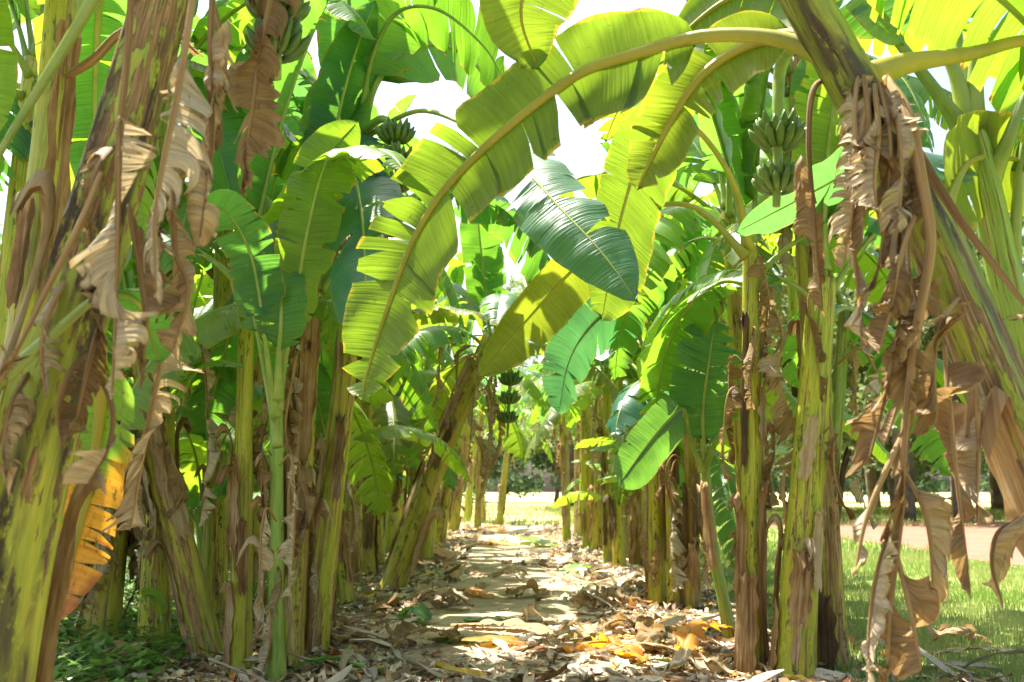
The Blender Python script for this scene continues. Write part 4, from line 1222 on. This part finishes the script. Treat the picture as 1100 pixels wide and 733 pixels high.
TALL += [((-2.3, 6.6), 3.9, 'tallest left banana plant, its leaves crossing the top of the view'),
         ((1.83, 5.9), 3.7, 'tall banana plant at right behind the fruit bunch'),
         ((2.6, 8.8), 3.6, 'tall banana plant right of the row, behind the paired stems'),
         ((-1.7, 10.8), 3.9, 'high banana plant whose leaves close the gap over the left path edge'),
         ((1.9, 12.4), 3.8, 'high banana plant whose leaves close the gap over the right path edge')]
TALL += [((-1.75, 9.0), 3.7, 'tall banana plant behind the big arching leaf, filling the gap above it'),
         ((-2.6, 12.8), 4.0, 'very tall banana plant rising over the second row at left'),
         ((2.1, 16.2), 3.9, 'very tall banana plant rising over the right row in the distance')]
for k, ((x, y), h, lab) in enumerate(TALL):
    t = thing('banana_plant', (x, y, 0), lab, 'banana plant', LG if x < 0 else RG)
    tp = np.array((rnd.uniform(-.12, .12), rnd.uniform(-.1, .1), h))
    stem(t, [(0, 0, -.05), tp * np.array((.3, .3, .5)), tp], .10, .06, (STEM, STEM_OLD)[k % 2], 450 + k, 5, 36)
    crown(t, tp, 13, 460 + k, .98, .06, 2)

# ------------------------------------------------------------------ inner rows on the left
REL = ['second', 'third', 'fourth', 'fifth']
for j, (x, ys) in enumerate([(-3.6, np.arange(5.2, 32, 1.75)), (-5.8, np.arange(7.6, 32, 2.1)), (-8.2, np.arange(11, 34, 2.4)), (-11, np.arange(15, 36, 2.8))]):
    for i, y in enumerate(ys):
        xx, yy = x + rnd.uniform(-.35, .35), y + rnd.uniform(-.5, .5)
        if xx < -(.53 * yy + .6):
            continue
        h, r = rnd.uniform(2.3, 3.0), rnd.uniform(.075, .12)
        if i < 3 and j < 2:
            lab = f"{('nearest', 'next to nearest', 'third nearest')[i]} banana plant of the {REL[j]} row left of the path"
        else:
            lab = f'banana plant deep in the {REL[j]} row left of the path'
        t = thing('banana_plant', (xx, yy, 0), lab, 'banana plant', f'{REL[j]} row of banana plants on the left')
        tp = np.array((rnd.uniform(-.3, .3), rnd.uniform(-.2, .2), h))
        stem(t, [(0, 0, -.05), tp * np.array((.3, .3, .5)), tp], r, r * .65, (STEM, STEM_OLD, STEM_OLD)[rnd.randrange(3)], 500 + j * 40 + i, 4, 24)
        crown(t, tp, 9, 700 + j * 40 + i, rnd.uniform(.9, 1.1), r * .65, 4 if j == 0 else 2)


# ------------------------------------------------------------------ young plants filling the gaps low down
g1 = random.Random(99)
YOUNG = [(-2.5, 8.2), (-3.1, 9.6), (-2.3, 11.2), (-3.4, 12.4), (-2.7, 13.8), (-4.6, 10.4), (-4.4, 13.0), (-5.3, 15.2), (-2.2, 15.4), (-3.3, 17.2),
         (-4.6, 18.6), (-2.3, 19.4), (-6.6, 16.8), (-3.9, 7.9), (1.75, 10.0), (1.9, 12.6), (1.7, 15.8), (1.85, 19.6)]
for k, (x, y) in enumerate(YOUNG):
    side = 'left' if x < 0 else 'right'
    near = ('bushy low green banana sapling behind the leaning brown stem', 'low banana sapling with fresh leaves past the shrouded old plant')
    lab = near[k] if k < 2 else ('low bright banana sapling among the trunks left of the path' if x < 0 else 'low bright banana sapling tucked behind the right row stems')
    t = thing('banana_sapling', (x, y, 0), lab, 'banana sapling', f'young saplings among the {side} rows')
    h = g1.uniform(.6, 1.25)
    stem(t, [(0, 0, -.05), (.02, 0, h * .5), (g1.uniform(-.08, .08), 0, h)], .06, .04, STEM_YOUNG, 800 + k, 2, 20)
    for q in range(7):
        kind = ('erect', 'arch', 'arch', 'arch', 'droop', 'droop', 'arch')[q]
        put_leaf(t, kind, g1.randrange(4), (0, 0, h - .04 * q), q * 2.4 + k, g1.uniform(-.1, .1), g1.uniform(.55, .85))

# ------------------------------------------------------------------ trees beyond the road and the field
def tree_meshes(seed, H, crown_r, cards, size, mat, low=.3):
    g = np.random.default_rng(seed)
    parts = []
    C, L = spline([(0, 0, -.1), (g.normal(0, .12), g.normal(0, .12), H * .2), (g.normal(0, .3), g.normal(0, .3), H * .45), (g.normal(0, .4), g.normal(0, .4), H * .8)], 16)
    parts.append(tube(C, np.linspace(.26, .06, 16) * H / 10, 10, up=(0, 1, 0), ripple=.05, seed=seed))
    clumps = []
    for k in range(11):
        t0 = g.uniform(.3, .85)
        s = at(C, np.array([t0]))[0]
        a = g.uniform(0, 6.28)
        e = s + np.array((math.cos(a), math.sin(a), g.uniform(.1, .9))) * crown_r * g.uniform(.35, .95)
        e[2] = max(e[2], H * low)
        B, _ = spline([s, (s + e) / 2 + np.array((0, 0, .2)), e], 8)
        parts.append(tube(B, np.linspace(.085, .02, 8) * H / 10, 6, up=(0, 1, .1)))
        clumps.append((e, crown_r * g.uniform(.28, .5)))
        clumps.append(((s + e) / 2 + g.normal(0, .4, 3), crown_r * g.uniform(.2, .35)))
    clumps.append((C[-1], crown_r * .45))
    for k in range(6):
        a = g.uniform(0, 6.28)
        clumps.append((np.array((math.cos(a) * crown_r * .9, math.sin(a) * crown_r * .9, H * low + g.uniform(0, 1.0))), crown_r * g.uniform(.2, .34)))
    Vt, Ft, rt = join(parts)
    w = np.array([c[1] ** 2 for c in clumps])
    idx = g.choice(len(clumps), cards, p=w / w.sum())
    cc = np.array([c[0] for c in clumps])[idx]
    rr = np.array([c[1] for c in clumps])[idx]
    d = g.normal(size=(cards, 3))
    d /= np.linalg.norm(d, axis=1)[:, None]
    p = cc + d * (rr * g.uniform(.35, 1.08, cards) ** .6)[:, None] * np.array((1, 1, .72))
    a = g.normal(size=(cards, 3))
    a /= np.linalg.norm(a, axis=1)[:, None]
    b2 = np.cross(a, g.normal(size=(cards, 3)))
    b2 /= np.linalg.norm(b2, axis=1)[:, None]
    sz = g.uniform(.5, 1.2, cards)[:, None] * size
    V = np.stack([p - a * sz, p + b2 * sz * .5, p + a * sz, p - b2 * sz * .5], 1).reshape(-1, 3)
    F = np.arange(4 * cards).reshape(-1, 4)
    return mesh('tree_trunk', Vt, Ft, BARK, rest=rt), mesh('tree_crown', V, F, mat, smooth=False)


TV = [tree_meshes(900 + i, 10.5, 3.6, 5200, .17, TREE_LEAF, .17 + .04 * i) for i in range(4)]
FV = [tree_meshes(950 + i, 10.0, 4.0, 2200, .34, TREE_LEAF_FAR, .12) for i in range(3)]
ti = 0
for row, (yy, x0, x1, st) in enumerate([(35, 8.5, 30, 3.8), (44, 8, 38, 4.6), (53, 5, 46, 5.2), (64, 3, 56, 6.0)]):
    x = x0
    while x < x1:
        px, py = x + rnd.uniform(-1, 1), yy + rnd.uniform(-2, 2)
        t = thing('shade_tree', (px, py, 0), ('leafy shade tree in the front line of the grove past the dirt road' if row == 0 else 'leafy tree further back in the grove past the dirt road'),
                  'tree', 'grove of trees, front line' if row == 0 else 'grove of trees, further back', rnd.uniform(0, 6.28))
        s = rnd.uniform(.95, 1.3) * (1.12 if row == 0 else 1.2)
        t.scale = (s, s, s)
        a, b = TV[ti % 4]
        obj('trunk', a, t)
        obj('crown', b, t)
        ti += 1
        x += st * rnd.uniform(.8, 1.2)
for i in range(26):
    px, py = -34 + i * 3.1 + rnd.uniform(-1, 1), 96 + rnd.uniform(-8, 12)
    t = thing('distant_tree', (px, py, 0), 'hazy dark tree in the far line across the open field', 'tree', 'tree line across the field', rnd.uniform(0, 6.28))
    s = rnd.uniform(.8, 1.1)
    t.scale = (s, s, s)
    a, b = FV[i % 3]
    obj('trunk', a, t)
    obj('crown', b, t)
